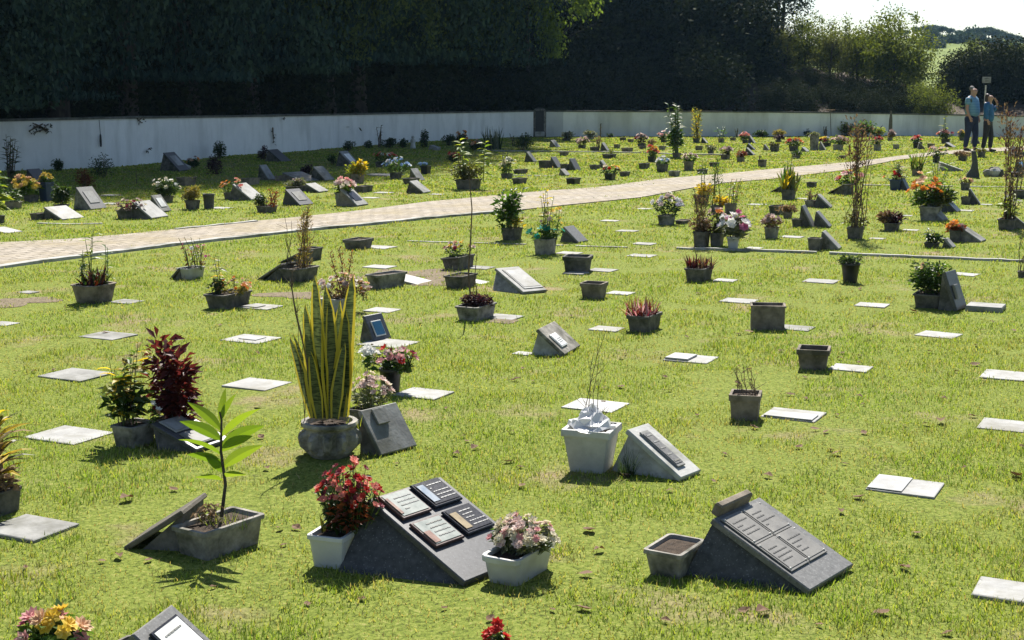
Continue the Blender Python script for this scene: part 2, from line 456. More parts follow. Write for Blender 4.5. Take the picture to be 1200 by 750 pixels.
def P_spikes(root, cx, cy, z, w, d, h, px, mats=('dark_green',), n=26, wd=.08, bend=.5, name='foliage', heads=2):
    mb = MB(); k = len(mats)
    for i in range(n):
        hx, hy = inside(w * .28, d * .28); a = rnd.random() * 6.283; tilt = rnd.uniform(.08, 1.0)
        dr = Vector((math.cos(a) * tilt * w / max(h, .01) * .5, math.sin(a) * tilt * w / max(h, .01) * .5, 1))
        L = h * rnd.uniform(.75, 1.12) * (1 if tilt < .6 else .9)
        mb.blade((cx + hx, cy + hy, z - .005), dr, L, max(h * wd, 1.4 * px), bend * rnd.uniform(.3, 1.2) * tilt, 4, rnd.randrange(k), prof=lambda t: max(.03, (1 - t) ** .7 * (1 - .2 * (1 - t))), roll=rnd.uniform(-.4, .4))
    mb.build(name, list(mats), root)

def P_stems(root, cx, cy, z, w, d, h, px, mat='green', n=4, leafL=None, leafW=.3, per=12, stem='green_stem', up=.45, start=.2, name='foliage', tip=0, extra=None):
    """upright stems with leaves set all round them"""
    ml = MB(); ms = MB(); L = leafL or h * .22
    for i in range(n):
        a, b = inside(w * .18, d * .18); e, g = inside(w * .34, d * .34)
        if n == 1: a = b = 0; e = rnd.uniform(-.1, .1) * w; g = 0
        top = h * (rnd.uniform(.72, 1.0) if i else .97)
        p0 = Vector((cx + a, cy + b, z - .01)); p1 = Vector((cx + a + e * .35, cy + b + g * .35, z + top * .5)); p2 = Vector((cx + a + e, cy + b + g, z + top))
        r = max(.0022, px * .45); ms.tube([p0, p1, p2], [r * 1.3, r, r * .6], 5)
        for k in range(per):
            t = start + (1 - start) * (k + rnd.random() * .6) / per; t = min(t, 1)
            q = p0.lerp(p1, t * 2) if t < .5 else p1.lerp(p2, t * 2 - 1)
            an = k * 2.4 + rnd.uniform(-.4, .4)
            dr = Vector((math.cos(an), math.sin(an), up + .7 * max(0, t - .75) * 4))
            l = L * rnd.uniform(.7, 1.15) * (1 - .35 * max(0, t - .6) / .4)
            ml.blade(q, dr, l, max(l * leafW, 1.2 * px), rnd.uniform(.5, 1.1), 3, rnd.randrange(1 if isinstance(mat, str) else len(mat)), roll=rnd.uniform(-.5, .5))
    ms.build('stem', stem, root); ml.build(name, mat, root)

def P_twigs(root, cx, cy, z, w, d, h, px, n=6, mat='twig', leaf=None, r=None, nl=6, branch=2, name='stem'):
    mb = MB(); ml = MB(); rr = r or max(.0014, px * .4)
    for i in range(n):
        a, b = inside(w * .3, d * .3); e, g = inside(w * .5, d * .5); t = h * (rnd.uniform(.5, .95) if i else 1)
        pts = [Vector((cx + a, cy + b, z - .01))]
        for k in range(1, 5):
            q = k / 4; pts.append(Vector((cx + a + (e - a) * q ** 1.5 + rnd.uniform(-.04, .04) * h, cy + b + (g - b) * q ** 1.5 + rnd.uniform(-.03, .03) * h, z + t * q)))
        mb.tube(pts, [rr * 1.3, rr * 1.1, rr, rr * .8, rr * .5], 5)
        for _ in range(branch):
            k = rnd.randrange(1, 4); p = pts[k]; dv = Vector((rnd.uniform(-1, 1), rnd.uniform(-1, 1), rnd.uniform(.5, 1.6))).normalized() * t * rnd.uniform(.15, .3)
            mb.tube([p, p + dv], [rr * .7, rr * .4], 4)
            if leaf: ml.leaf(p + dv, (rnd.uniform(-1, 1), rnd.uniform(-1, 1), rnd.uniform(-.5, .6)), leaf, leaf * .5, .4, 0, roll=rnd.uniform(-1, 1))
        if leaf:
            for _ in range(nl):
                k = rnd.uniform(.3, 1) * 3.99; p = pts[int(k)].lerp(pts[int(k) + 1], k % 1)
                ml.leaf(p, (rnd.uniform(-1, 1), rnd.uniform(-1, 1), rnd.uniform(-.3, 1)), leaf * rnd.uniform(.7, 1.2), leaf * .5, .3, 0, roll=rnd.uniform(-1, 1))
    mb.build(name, mat, root)
    if leaf: ml.build('foliage', 'dry' if isinstance(leaf, float) else leaf, root)

def P_columns(root, cx, cy, z, w, d, h, px, n=4, mats=('dry', 'dry_green'), leaf=None, dens=1.0, top_heavy=.0, rad=None):
    """narrow upright columns clad in many short leaves"""
    mb = MB(); ml = MB(); L = leaf or max(.03, 3 * px)
    for i in range(n):
        a, b = inside(w * .3, d * .3); e, g = inside(w * .42, d * .42); t = h * (rnd.uniform(.78, .97) if i else 1)
        p0 = Vector((cx + a, cy + b, z - .01)); p1 = Vector((cx + e, cy + g, z + t))
        mb.tube([p0, p0.lerp(p1, .5), p1], [max(.003, px * .6), max(.0025, px * .5), max(.0018, px * .3)], 5)
        m = int(min(170, dens * t / L * 9)); rw = (rad or w * .11)
        for k in range(m):
            q = rnd.random()
            if top_heavy and rnd.random() < top_heavy: q = rnd.uniform(.62, 1)
            an = rnd.random() * 6.283; p = p0.lerp(p1, q)
            prof = (.35 + .65 * math.sin(math.pi * min(1, q * .85 + .12))) if not top_heavy else (.5 + .7 * (q > .6))
            off = rw * prof * rnd.random()
            p = p + Vector((math.cos(an) * off, math.sin(an) * off, 0))
            ml.leaf(p, (math.cos(an) * .7, math.sin(an) * .7, rnd.uniform(.5, 1.6)), L * rnd.uniform(.7, 1.3), L * rnd.uniform(.28, .45), .1, rnd.randrange(len(mats)), roll=rnd.uniform(-.8, .8))
    mb.build('stem', 'twig', root); ml.build('foliage', list(mats), root)

def P_grass(root, cx, cy, z, w, d, h, px, mat='lime', n=40):
    mb = MB()
    for _ in range(n):
        a, b = inside(w * .5, d * .5); an = rnd.random() * 6.283
        mb.blade((cx + a, cy + b, z - .01), (math.cos(an) * .35, math.sin(an) * .35, 1), h * rnd.uniform(.5, 1.1), max(.003, .6 * px), rnd.uniform(.2, .9), 3, prof=lambda t: max(.05, 1 - t))
    mb.build('grass_tuft', mat, root)

PT = dict(bush=P_bush, flowers=P_flowers, spikes=P_spikes, stems=P_stems, twigs=P_twigs, columns=P_columns, grass=P_grass)

def planter(label, px, py, w, h, mat='concrete', plants=(), ratio=1.9, yaw=None, style='trough', taper=.84, rim=.12, rd=.2, fill=.86, name=None, cat=None, group=None, jit=.012, soil='soil', tilt=None):
    """w, h: width and height in the picture (pixels); plants: (kind, dx, width px, height px, options)"""
    p = G(px, py); s = SCL(p); u = 1 / s
    yw = YAW if yaw is None else R(yaw)
    if style in ('round', 'bowl', 'carved'): hx = hy = w * u / 2
    else:
        eff = abs(math.cos(yw)) + ratio * abs(math.sin(yw)); hx = w * u / 2 / eff; hy = hx * ratio
    # the base line seen is the near edge: push the centre back by the near half
    near = (hx * abs(math.sin(yw)) + hy * abs(math.cos(yw))) * .8 if style not in ('round', 'bowl', 'carved') else hx * .8
    p = Vector((p.x * (1 + near / p.y), p.y + near, 0)); p.z = float(gz(p.x, p.y))
    hh = h * u / math.cos(PITCH) - 2 * near * max(0, (py - 107) / F) * .9
    hh = max(hh, h * u * .55)
    nm = name or ('potted_plant' if plants else 'empty_planter')
    root = thing(nm, label, cat or ('potted plant' if plants else 'planter'), p, yw, group or ('pots of plants and flowers on the graves' if plants else 'empty planters on the graves'))
    if tilt: root.rotation_euler = (R(tilt[0]), R(tilt[1]), yw)
    z = pot_parts(root, hx, hy, hh, mat, taper, rim, style, fill, rd, soil, jit)
    foot(p, yw, hx * taper, hy * taper)
    c, sn = math.cos(yw), math.sin(yw)
    for sp in plants:
        kind, dx, pw, ph = sp[:4]; k_ = 1.0 if py > 330 else (1.12 if py > 262 else 1.28)
        pw *= k_; ph *= 1 + (k_ - 1) * .55; opt = sp[4] if len(sp) > 4 else {}
        X = dx * u; lx, ly = X * c, -X * sn          # picture-right offset in the pot's own frame
        if style not in ('round', 'bowl', 'carved') and 'free' not in opt:
            lx = max(-hx * .6, min(hx * .6, lx)); ly = max(-hy * .7, min(hy * .7, ly))
            ly += (X - (lx * c - ly * sn)) * .0
        o = dict(opt); o.pop('free', None); dd = o.pop('d', None)
        pw_, ph_ = pw * u, ph * u / math.cos(PITCH)
        zz = z if 'z' not in o else o.pop('z') * hh
        PT[kind](root, lx, ly, zz, pw_, dd * pw_ if dd else pw_ * .7, ph_ + (hh - z), u, **o)
    return root

# ---------------------------------------------------------------- grave slabs lying in the lawn
def slab(label, px, py, w, mat='slab', d=None, h=.008, yaw=-27, plates=None, tilt=0, ratio=.85, broken=False):
    p = G(px, py); u = 1 / SCL(p); yw = R(yaw)
    hx = w * u / 2 / (abs(math.cos(yw)) + ratio * abs(math.sin(yw)) * .62); hy = hx * ratio
    p.z = float(gz(p.x, p.y))
    root = thing('grave_slab', label, 'grave slab', p, yw, 'flat grave slabs in the lawn')
    if tilt: root.rotation_euler = (0, R(tilt), yw)
    mb = MB(); n = 3
    out = []
    for zz, i in ((-.02, 0), (h * .8, 0), (h, .004)):
        l = []
        for a, b in ((1, 1), (-1, 1), (-1, -1), (1, -1)):
            l.append((a * (hx - i), b * (hy - i), zz))
        out.append(l)
    if broken:
        out = [[(x * (1 if k != 1 else .8), y * (1 if k != 3 else .85), z) for k, (x, y, z) in enumerate(l)] for l in out]
    mb.loops(out, 0)
    mb.build('stone', mat, root)
    if plates:
        for (u0, u1, v0, v1, m, t) in plates:
            mp = MB(); mp.box((hx * (u0 + u1) / 2, hy * (v0 + v1) / 2, h + t / 2 + .0015), (hx * (u1 - u0), hy * (v1 - v0), t), bev=.002)
            mp.build('plate', m, root)
    foot(p, yw, hx * .93, hy * .90)
    return root

# ---------------------------------------------------------------- tilted markers: a wedge with a slab on its slope
def marker(label, p0, p1, hpx, W, apex=.28, t=.022, over=.0, ov_side=.012, base='concrete', top='slab', name='tilted_gravestone', yaw=None, L=None, bot=0.0, group='tilted gravestones', inset=.008, lift=0):
    """p0, p1: picture points of the back and front foot of the side that faces the camera"""
    a = G(*p0); b = G(*p1)
    v = b - a; yw = math.atan2(v.y, v.x) if yaw is None else R(yaw); LL = math.hypot(v.x, v.y)
    if yaw is not None: LL = LL * (L or 1)
    u = 1 / SCL(a); h = hpx * u / math.cos(PITCH)
    root = thing(name, label, 'gravestone', a, yw, group)
    A = Vector((apex * LL, 0, h)); B = Vector((LL, 0, 0)); dr = (B - A).normalized(); nn = Vector((-dr.z, 0, dr.x))
    if nn.z < 0: nn = -nn
    mb = MB()
    i = inset
    pr = [(0.0, -.03), (LL * .985, -.03), (LL * .985, 0.002), (A.x, A.z - .002), (A.x - .03 * LL, A.z - .01)]
    vs = [(x, i, z) for x, z in pr] + [(x, W - i, z) for x, z in pr]; k = len(pr)
    mb.add(vs, [tuple(range(k)), tuple(reversed(range(k, 2 * k)))] + [(j + k, (j + 1) % k + k, (j + 1) % k, j) for j in range(k)])
    mb.build('base', base, root)
    S = (B - A).length; S0 = -over * S; S1 = S * (1 + bot)
    def T(s, y, n):      # s along the slope from the top, y across, n off the slab face
        q = A + dr * s + nn * (n + .002); return (q.x, y, q.z)
    ms = MB(); e = min(.005, t * .3)
    ls = []
    for n, ii in ((0, 0), (t - e, 0), (t, e)):
        ls.append([T(S0 + ii, -ov_side + ii, n), T(S1 - ii, -ov_side + ii, n), T(S1 - ii, W + ov_side - ii, n), T(S0 + ii, W + ov_side - ii, n)])
    ms.loops(ls); o = ms.build('slab', top, root)
    c = Vector((LL / 2, W / 2, 0)); c.rotate(Euler((0, 0, yw))); cc = a + c
    foot(cc, yw, LL / 2 * .97, W / 2)
    return root, o, T, S, t

def mk(label, px, py, w, h, base='dark_concrete', top='slab_grey', plaque=None, apex=.25, over=.04, t=.02, wr=.85, name='tilted_gravestone', yaw=-27):
    """small tilted marker given by the picture box of its near side (left, foot line, width of box, height)"""
    p = G(px, py); u = 1 / SCL(p); yw = R(yaw)
    tot = w * u; LL = tot / (math.cos(yw) + wr * abs(math.sin(yw)) * .8); W = LL * wr
    q = p + Vector((LL * math.cos(yw), LL * math.sin(yw), 0))
    a = p + Vector((0, LL * abs(math.sin(yw)) * .8, 0))
    P0 = to_px(a.x, a.y, a.z); q = a + Vector((LL * math.cos(yw), LL * math.sin(yw), 0)); P1 = to_px(q.x, q.y, q.z)
    root, o, T, S, tt = marker(label, P0, P1, max(h - LL * .35 * abs((py - 107) / F) / u * .6, h * .6), W, apex, max(t, .8 * u), over, base=base, top=top, name=name)
    if plaque:
        m = plaque; mp = MB(); mp.box((S * .45, W * .5, tt + .004), (S * .55, W * .62, .006), T); mp.build('plaque', m, root)
    return root

def marker2(label, p0, p1, ap, tr, t=.022, over=.0, ov_side=.012, base='concrete', top='slab', name='tilted_gravestone', w=None, hmax=.6):
    """p0, p1: back and front foot of the near side; ap, tr: left and right ends of the slab's upper edge (all picture points)"""
    a = G(*p0); b = G(*p1)
    def pz(px, py, z):
        d = ray(px, py); k = (z - H) / d[2]; return Vector((d[0] * k, d[1] * k, z))
    best = None
    for i in range(3, 120):
        z = i * hmax / 120; A = pz(*ap, z + b.z); C = pz(*tr, z + b.z); wv = C - A; l = Vector((b.x - A.x, b.y - A.y, 0))
        c = abs(wv.normalized().dot(l.normalized()))
        if best is None or c < best[0]: best = (c, z, A, wv, l)
    c, h, A, wv, l = best
    yaw = math.atan2(l.y, l.x); W = w or wv.length; L = l.length
    root = thing(name, label, 'gravestone', b, yaw, 'tilted gravestones')
    cz, sz = math.cos(-yaw), math.sin(-yaw)
    def lc(v): v = v - b; return Vector((v.x * cz - v.y * sz, v.x * sz + v.y * cz, v.z))
    a_ = lc(a); A_ = Vector((-L, 0, h)); B_ = Vector((0, 0, 0))
    dr = (B_ - A_).normalized(); nn = Vector((-dr.z, 0, dr.x)); nn = nn if nn.z > 0 else -nn
    e = .006; mb = MB()
    Y1 = W - e
    back = min(a_.x, -L * 1.02)
    top_ = A_ + dr * over * 0 + Vector((0, 0, -.003))
    vs = [(a_.x, a_.y, -.03), (-.008, e, -.03), (-.008, e, .0), (top_.x, e, top_.z), (a_.x, Y1, -.03), (-.008, Y1, -.03), (-.008, Y1, .0), (top_.x, Y1, top_.z)]
    mb.add(vs, [(0, 1, 2, 3), (7, 6, 5, 4), (0, 4, 5, 1), (1, 5, 6, 2), (2, 6, 7, 3), (3, 7, 4, 0)]); mb.build('base', base, root)
    S = (B_ - A_).length; S0 = -over * S
    def T(s_, y, n):
        q = A_ + dr * s_ + nn * (n + .002); return (q.x, y, q.z)
    ms = MB(); ee = min(.004, t * .3); ls = []
    for n, ii in ((0, 0), (t - ee, 0), (t, ee)):
        ls.append([T(S0 + ii, -ov_side + ii, n), T(S - ii, -ov_side + ii, n), T(S - ii, W + ov_side - ii, n), T(S0 + ii, W + ov_side - ii, n)])
    ms.loops(ls); o = ms.build('slab', top, root)
    cc = Vector((-L / 2, W / 2, 0)); cc.rotate(Euler((0, 0, yaw))); foot(b + cc, yaw, L / 2, W / 2)
    print('marker2', label[:30], 'h %.2f W %.2f L %.2f S %.2f yaw %.0f c %.2f' % (h, W, L, S, math.degrees(yaw), c))
    return root, o, T, S, t
# ---------------------------------------------------------------- noise for the lawn
def vnoise(x, y, seed=0):
    xi = np.floor(x).astype(np.int64); yi = np.floor(y).astype(np.int64); fx = x - xi; fy = y - yi
    fx = fx * fx * (3 - 2 * fx); fy = fy * fy * (3 - 2 * fy)
    def h(a, b):
        n = (a * 374761393 + b * 668265263 + seed * 982451653) & 0xffffffff
        n = ((n ^ (n >> 13)) * 1274126177) & 0xffffffff
        return ((n ^ (n >> 16)) & 0xffff) / 65535.0
    return (h(xi, yi) * (1 - fx) + h(xi + 1, yi) * fx) * (1 - fy) + (h(xi, yi + 1) * (1 - fx) + h(xi + 1, yi + 1) * fx) * fy

def fbm(x, y, seed=0):
    return .5 * vnoise(x, y, seed) + .3 * vnoise(x * 2.1, y * 2.1, seed + 1) + .2 * vnoise(x * 4.3, y * 4.3, seed + 2)

# ---------------------------------------------------------------- ground sheet
def ground_mat():
    m, nt, out = nodes('lawn_soil')
    tc = N(nt, 'TexCoord'); v = tc.outputs['Object']
    n1 = N(nt, 'TexNoise', Scale=1.3, Detail=6.0, Roughness=.6); nt.links.new(v, n1.inputs['Vector'])
    n2 = N(nt, 'TexNoise', Scale=55.0, Detail=6.0, Roughness=.8); nt.links.new(v, n2.inputs['Vector'])
    a = ramp(nt, n2.outputs[0], [(.36, (.045, .050, .014)), (.46, (.125, .165, .026)), (.57, (.21, .245, .048)), (.68, (.34, .29, .13))])
    b = ramp(nt, n2.outputs[0], [(.3, (.12, .09, .05)), (.5, (.25, .195, .115)), (.7, (.36, .29, .18))])
    f = ramp(nt, n1.outputs[0], [(.56, (0, 0, 0)), (.70, (1, 1, 1))])
    col = mixc(nt, f, a, b)
    p = N(nt, 'BsdfPrincipled', Roughness=.95); p.inputs['Specular IOR Level'].default_value = .1
    nt.links.new(col, p.inputs['Base Color'])
    bp = N(nt, 'Bump', Strength=.6, Distance=.02); nt.links.new(n2.outputs[0], bp.inputs['Height']); nt.links.new(bp.outputs[0], p.inputs['Normal'])
    nt.links.new(p.outputs[0], out.inputs[0]); return m
M['ground'] = ground_mat()
ys = [-40, -20, -8, -3, 0]
y = 1.0
while y < 75: ys.append(y); y += max(.12, y * .02)
ys += [80, 95, 120, 160, 220, 320, 480, 700]
ys = np.array(ys); us = np.linspace(-1, 1, 181)
Yg, Ug = np.meshgrid(ys, us, indexing='ij'); Xg = Ug * (.62 * np.maximum(Yg, 0) + 7)
V = np.stack([Xg, Yg, gz(Xg, Yg)], -1).reshape(-1, 3)
nx = len(us); ii, jj = np.meshgrid(np.arange(len(ys) - 1), np.arange(nx - 1), indexing='ij')
q = (ii * nx + jj).ravel(); Fq = np.stack([q, q + 1, q + 1 + nx, q + nx], -1)
tag(np_mesh('ground', V, Fq, 'ground', smooth=True), kind='structure')

# ---------------------------------------------------------------- brick path, kerbs
PUP = [(-160, 303), (0, 285), (80, 281), (150, 275), (275, 262), (340, 256), (425, 247), (500, 237), (587, 229), (640, 224), (700, 220), (775, 210), (850, 204), (900, 199), (1000, 190), (1075, 180.5), (1130, 175.5), (1180, 173), (1290, 168)]
PLO = [(-160, 341), (0, 314), (137, 296), (212, 286.5), (300, 277), (350, 271), (450, 262), (525, 254), (587, 249), (662, 241), (750, 232), (815, 220), (850, 214.5), (900, 210.5), (988, 200), (1050, 188), (1100, 182), (1180, 177), (1290, 171)]
def interp(pl, x): return np.interp(x, [p[0] for p in pl], [p[1] for p in pl])
def path_mat():
    m, nt, out = nodes('worn_paving_bricks')
    tc = N(nt, 'TexCoord'); mp = N(nt, 'Mapping'); mp.inputs['Rotation'].default_value = (0, 0, R(-52)); nt.links.new(tc.outputs['Object'], mp.inputs[0])
    no = N(nt, 'TexNoise', Scale=3.0, Detail=4.0); nt.links.new(mp.outputs[0], no.inputs['Vector'])
    vm = N(nt, 'VectorMath', operation='MULTIPLY_ADD'); nt.links.new(no.outputs['Color'], vm.inputs[0]); vm.inputs[1].default_value = (.06, .06, 0); nt.links.new(mp.outputs[0], vm.inputs[2])
    br = N(nt, 'TexBrick', Scale=1.0); br.inputs['Brick Width'].default_value = .24; br.inputs['Row Height'].default_value = .115; br.inputs['Mortar Size'].default_value = .010; br.inputs['Mortar Smooth'].default_value = .4
    br.inputs['Color1'].default_value = (.35, .305, .25, 1); br.inputs['Color2'].default_value = (.25, .215, .175, 1); br.inputs['Mortar'].default_value = (.10, .085, .05, 1)
    nt.links.new(vm.outputs[0], br.inputs['Vector'])
    n2 = N(nt, 'TexNoise', Scale=1.1, Detail=6.0, Roughness=.7); nt.links.new(tc.outputs['Object'], n2.inputs['Vector'])
    f = ramp(nt, n2.outputs[0], [(.45, (0, 0, 0)), (.62, (.85, .85, .85))])
    col = mixc(nt, f, br.outputs[0], (.25, .205, .125))
    n3 = N(nt, 'TexNoise', Scale=9.0, Detail=5.0, Roughness=.7); nt.links.new(tc.outputs['Object'], n3.inputs['Vector'])
    f3 = ramp(nt, n3.outputs[0], [(.35, (.72, .72, .72)), (.65, (1.2, 1.2, 1.2))])
    col = mixc(nt, 1.0, col, f3, 'MULTIPLY')
    p = N(nt, 'BsdfPrincipled', Roughness=.9); nt.links.new(col, p.inputs['Base Color'])
    bp = N(nt, 'Bump', Strength=.8, Distance=.02); nt.links.new(br.outputs['Fac'], bp.inputs['Height']); bp.invert = True; nt.links.new(bp.outputs[0], p.inputs['Normal'])
    nt.links.new(p.outputs[0], out.inputs[0]); return m
M['path'] = path_mat()
vs = []; K = 6
xs = np.linspace(-160, 1290, 146)
for x in xs:
    a = G(x, float(interp(PUP, x))); b = G(x, float(interp(PLO, x)))
    for k in range(K + 1):
        p = a.lerp(b, k / K); vs.append((p.x, p.y, float(gz(p.x, p.y)) + .012 + .012 * math.sin(math.pi * k / K)))
q = np.array([i * (K + 1) + k for i in range(len(xs) - 1) for k in range(K)])
tag(np_mesh('path', np.array(vs), np.stack([q, q + 1, q + K + 2, q + K + 1], -1)[:, ::-1], 'path', smooth=True), kind='structure')

M['kerb'] = stone('kerb_concrete', (.28, .275, .26), (.42, .41, .39), 6, .85, stain=(.12, .12, .09))
def strip(name, pts, w, h, mat='kerb', gaps=()):
    mb = MB(); P = [G(*p) for p in pts]; loops = []
    for i, p in enumerate(P):
        d = (P[min(i + 1, len(P) - 1)] - P[max(i - 1, 0)]); d.z = 0; d.normalize(); s = Vector((-d.y, d.x, 0))
        z = p.z
        j = rnd.uniform(-.006, .006)
        hh = h + rnd.uniform(-.2, .2) * h
        loops.append([(p.x - s.x * w / 2 + j, p.y - s.y * w / 2, z - .04), (p.x + s.x * w / 2, p.y + s.y * w / 2, z - .04), (p.x + s.x * w * .45 + j, p.y + s.y * w * .45, z + hh), (p.x - s.x * w * .45 + j, p.y - s.y * w * .45, z + hh)])
    for i in range(len(loops) - 1):
        if i in gaps: continue
        mb.loops([loops[i], loops[i + 1]], 0)
    return tag(mb.build(name, mat), kind='structure')
def dense(pl, step=14):
    out = []
    for a, b in zip(pl, pl[1:]):
        n = max(1, int(abs(b[0] - a[0]) / step))
        for k in range(n): out.append((a[0] + (b[0] - a[0]) * k / n, a[1] + (b[1] - a[1]) * k / n))
    return out + [pl[-1]]
strip('path_kerb', dense([p for p in PLO if p[0] <= 600]), .13, .03)
strip('path_kerb', dense([(205, 270), (240, 266.5), (275, 263), (300, 260.5)]), .09, .025)
strip('lawn_edging', dense([(478, 283), (587, 286), (660, 288), (735, 290.5)]), .05, .010, gaps=(4, 9, 12))
strip('lawn_edging', dense([(793, 292), (900, 295), (1000, 299), (1060, 301.5), (1200, 307), (1330, 312)]), .06, .022, gaps=(11,))
strip('lawn_edging', dense([(560, 177), (700, 178.5), (760, 179.5), (800, 181.5), (850, 182)]), .14, .03)
strip('lawn_edging', dense([(600, 205.5), (625, 206), (650, 206.5)]), .08, .012)
strip('lawn_edging', dense([(1010, 217), (1060, 218), (1200, 220), (1290, 221)]), .09, .014, gaps=(3, 7))
strip('lawn_edging', dense([(45, 262), (80, 263), (120, 262.5)]), .07, .012)

def zat(py, Y):
    d = ray(600, py); return H + Y * d[2] / d[1]
M['bare_soil'] = stone('reddish_bare_soil', (.09, .070, .042), (.24, .19, .125), 30, .95, bump=1.0)
PATCH = [(478, 322, 58, 9), (505, 330, 34, 6), (25, 354, 44, 7), (345, 346, 40, 6), (590, 375, 26, 5), (340, 208, 30, 4)]
PW = []
for (px, py, w, h) in PATCH:
    c = G(px, py); u = 1 / SCL(c); ry = abs(G(px, py - h).y - G(px, py + h).y) / 2; rx = w * u / 1.0
    PW.append((c.x, c.y, rx, ry)); mb = MB(); ring = []; n = 26
    ph = [rnd.random() * 6.28 for _ in range(4)]
    for k in range(n):
        a = k * 2 * math.pi / n; q = 1 + .28 * math.sin(2 * a + ph[0]) + .22 * math.sin(3 * a + ph[1]) + .15 * math.sin(5 * a + ph[2])
        x, y = c.x + math.cos(a) * rx * q * .8, c.y + math.sin(a) * ry * q * .8; ring.append((x, y, float(gz(x, y)) + .003))
    inner = [(c.x + (x - c.x) * .55, c.y + (y - c.y) * .55, float(gz(c.x, c.y)) + .007) for x, y, z in ring]
    mb.loops([ring, inner], 0, cap0=False, cap1=True); tag(mb.build('bare_soil', 'bare_soil'), kind='structure')
# ---------------------------------------------------------------- white boundary wall
def wall_mat():
    m, nt, out = nodes('white_painted_wall')
    tc = N(nt, 'TexCoord'); v = tc.outputs['Object']
    n1 = N(nt, 'TexNoise', Scale=.9, Detail=6.0, Roughness=.65); nt.links.new(v, n1.inputs['Vector'])
    mp = N(nt, 'Mapping'); mp.inputs['Scale'].default_value = (1.1, 1.1, .25); nt.links.new(v, mp.inputs[0])
    n2 = N(nt, 'TexNoise', Scale=1.7, Detail=5.0, Roughness=.6); nt.links.new(mp.outputs[0], n2.inputs['Vector'])
    c = ramp(nt, n1.outputs[0], [(.35, (.64, .65, .66)), (.7, (.78, .785, .79))])
    f = ramp(nt, n2.outputs[0], [(.48, (0, 0, 0)), (.74, (.6, .6, .6))])
    c = mixc(nt, f, c, (.36, .37, .36))
    n3 = N(nt, 'TexNoise', Scale=5.0, Detail=8.0, Roughness=.8); nt.links.new(v, n3.inputs['Vector'])
    f = ramp(nt, n3.outputs[0], [(.66, (0, 0, 0)), (.72, (.8, .8, .8))]); c = mixc(nt, f, c, (.14, .14, .12))
    p = N(nt, 'BsdfPrincipled', Roughness=.85); nt.links.new(c, p.inputs['Base Color'])
    bp = N(nt, 'Bump', Strength=.3, Distance=.02); nt.links.new(n3.outputs[0], bp.inputs['Height']); nt.links.new(bp.outputs[0], p.inputs['Normal'])
    nt.links.new(p.outputs[0], out.inputs[0]); return m
M['wall'] = wall_mat()
WB = [(-330, 258), (-160, 224), (-60, 208), (0, 201), (60, 199), (125, 196.5), (175, 192), (275, 182), (325, 179.5), (400, 173), (450, 169.5), (520, 164.5), (600, 160.8), (625, 160.3), (640, 160.2), (760, 160), (900, 160), (1000, 159.8), (1075, 159.6), (1200, 161), (1330, 163)]
WT = [(-330, 168), (-160, 150), (-60, 145), (0, 142.5), (125, 139.5), (300, 137), (450, 134), (620, 131), (640, 131), (900, 132), (1000, 133.2), (1200, 136.8), (1330, 139)]
def wall(label, x0, x1):
    xs = sorted(set([x0, x1] + [p[0] for p in WB if x0 < p[0] < x1] + list(range(int(x0) + 20, int(x1), 40))))
    P = [G(x, float(interp(WB, x))) for x in xs]; L0 = []; C0 = []
    for i, (x, p) in enumerate(zip(xs, P)):
        d = (P[min(i + 1, len(P) - 1)] - P[max(i - 1, 0)]); d.z = 0; d.normalize(); s = Vector((-d.y, d.x, 0)) * .18
        h = zat(float(interp(WT, x)), p.y)
        L0.append([(p.x, p.y, -.3), (p.x + s.x, p.y + s.y, -.3), (p.x + s.x, p.y + s.y, h), (p.x, p.y, h)])
        n = -s.normalized() * .03
        C0.append([(p.x + n.x, p.y + n.y, h - .002), (p.x + s.x - n.x, p.y + s.y - n.y, h - .002), (p.x + s.x - n.x, p.y + s.y - n.y, h + .05 + rnd.uniform(-.008, .008)), (p.x + n.x, p.y + n.y, h + .05)])
    o = thing('boundary_wall', label, 'wall', (0, 0, 0))
    a = MB(); a.loops(L0); a.build('wall_face', 'wall', o)
    b = MB(); b.loops(C0); b.build('coping', M['coping'], o)
    return o
M['coping'] = stone('mossy_coping', (.05, .052, .045), (.16, .16, .145), 5, .9)
wall('long white painted wall left of the dark niche, with dark streaks and stains', -330, 625)
wall('low white wall right of the dark niche, running behind the two people', 640, 1330)

# niche between the two walls
p = G(632.5, 160.2); u = 1 / SCL(p)
nr = thing('meter_cabinet', 'dark narrow cabinet standing in the gap between the two white walls', 'cabinet', p, 0)
mb = MB(); mb.box((0, .2, .45), (15 * u, .22, .98)); mb.build('back_panel', 'dark_concrete', nr)
mb = MB(); mb.box((0, .06, .62), (9.5 * u, .05, .92), bev=.01); mb.build('door', 'black_pot', nr)
mb = MB(); mb.box((-6.4 * u, .05, .47), (3 * u, .16, .95)); mb.build('side_post', 'dark_concrete', nr)
mb = MB(); mb.box((6.4 * u, .05, .47), (3 * u, .16, .95)); mb.build('side_post', 'concrete', nr)
mb = MB(); mb.loops([[(-8 * u, 0, .96), (8 * u, 0, .96), (8 * u, .3, .96), (-8 * u, .3, .96)], [(-4 * u, .05, 1.08), (4 * u, .05, 1.08), (4 * u, .25, 1.08), (-4 * u, .25, 1.08)]]); mb.build('cap', 'dark_concrete', nr)
mb = MB(); mb.box((0, -.02, .1), (11 * u, .25, .18), bev=.02); mb.build('step', 'pale_concrete', nr)

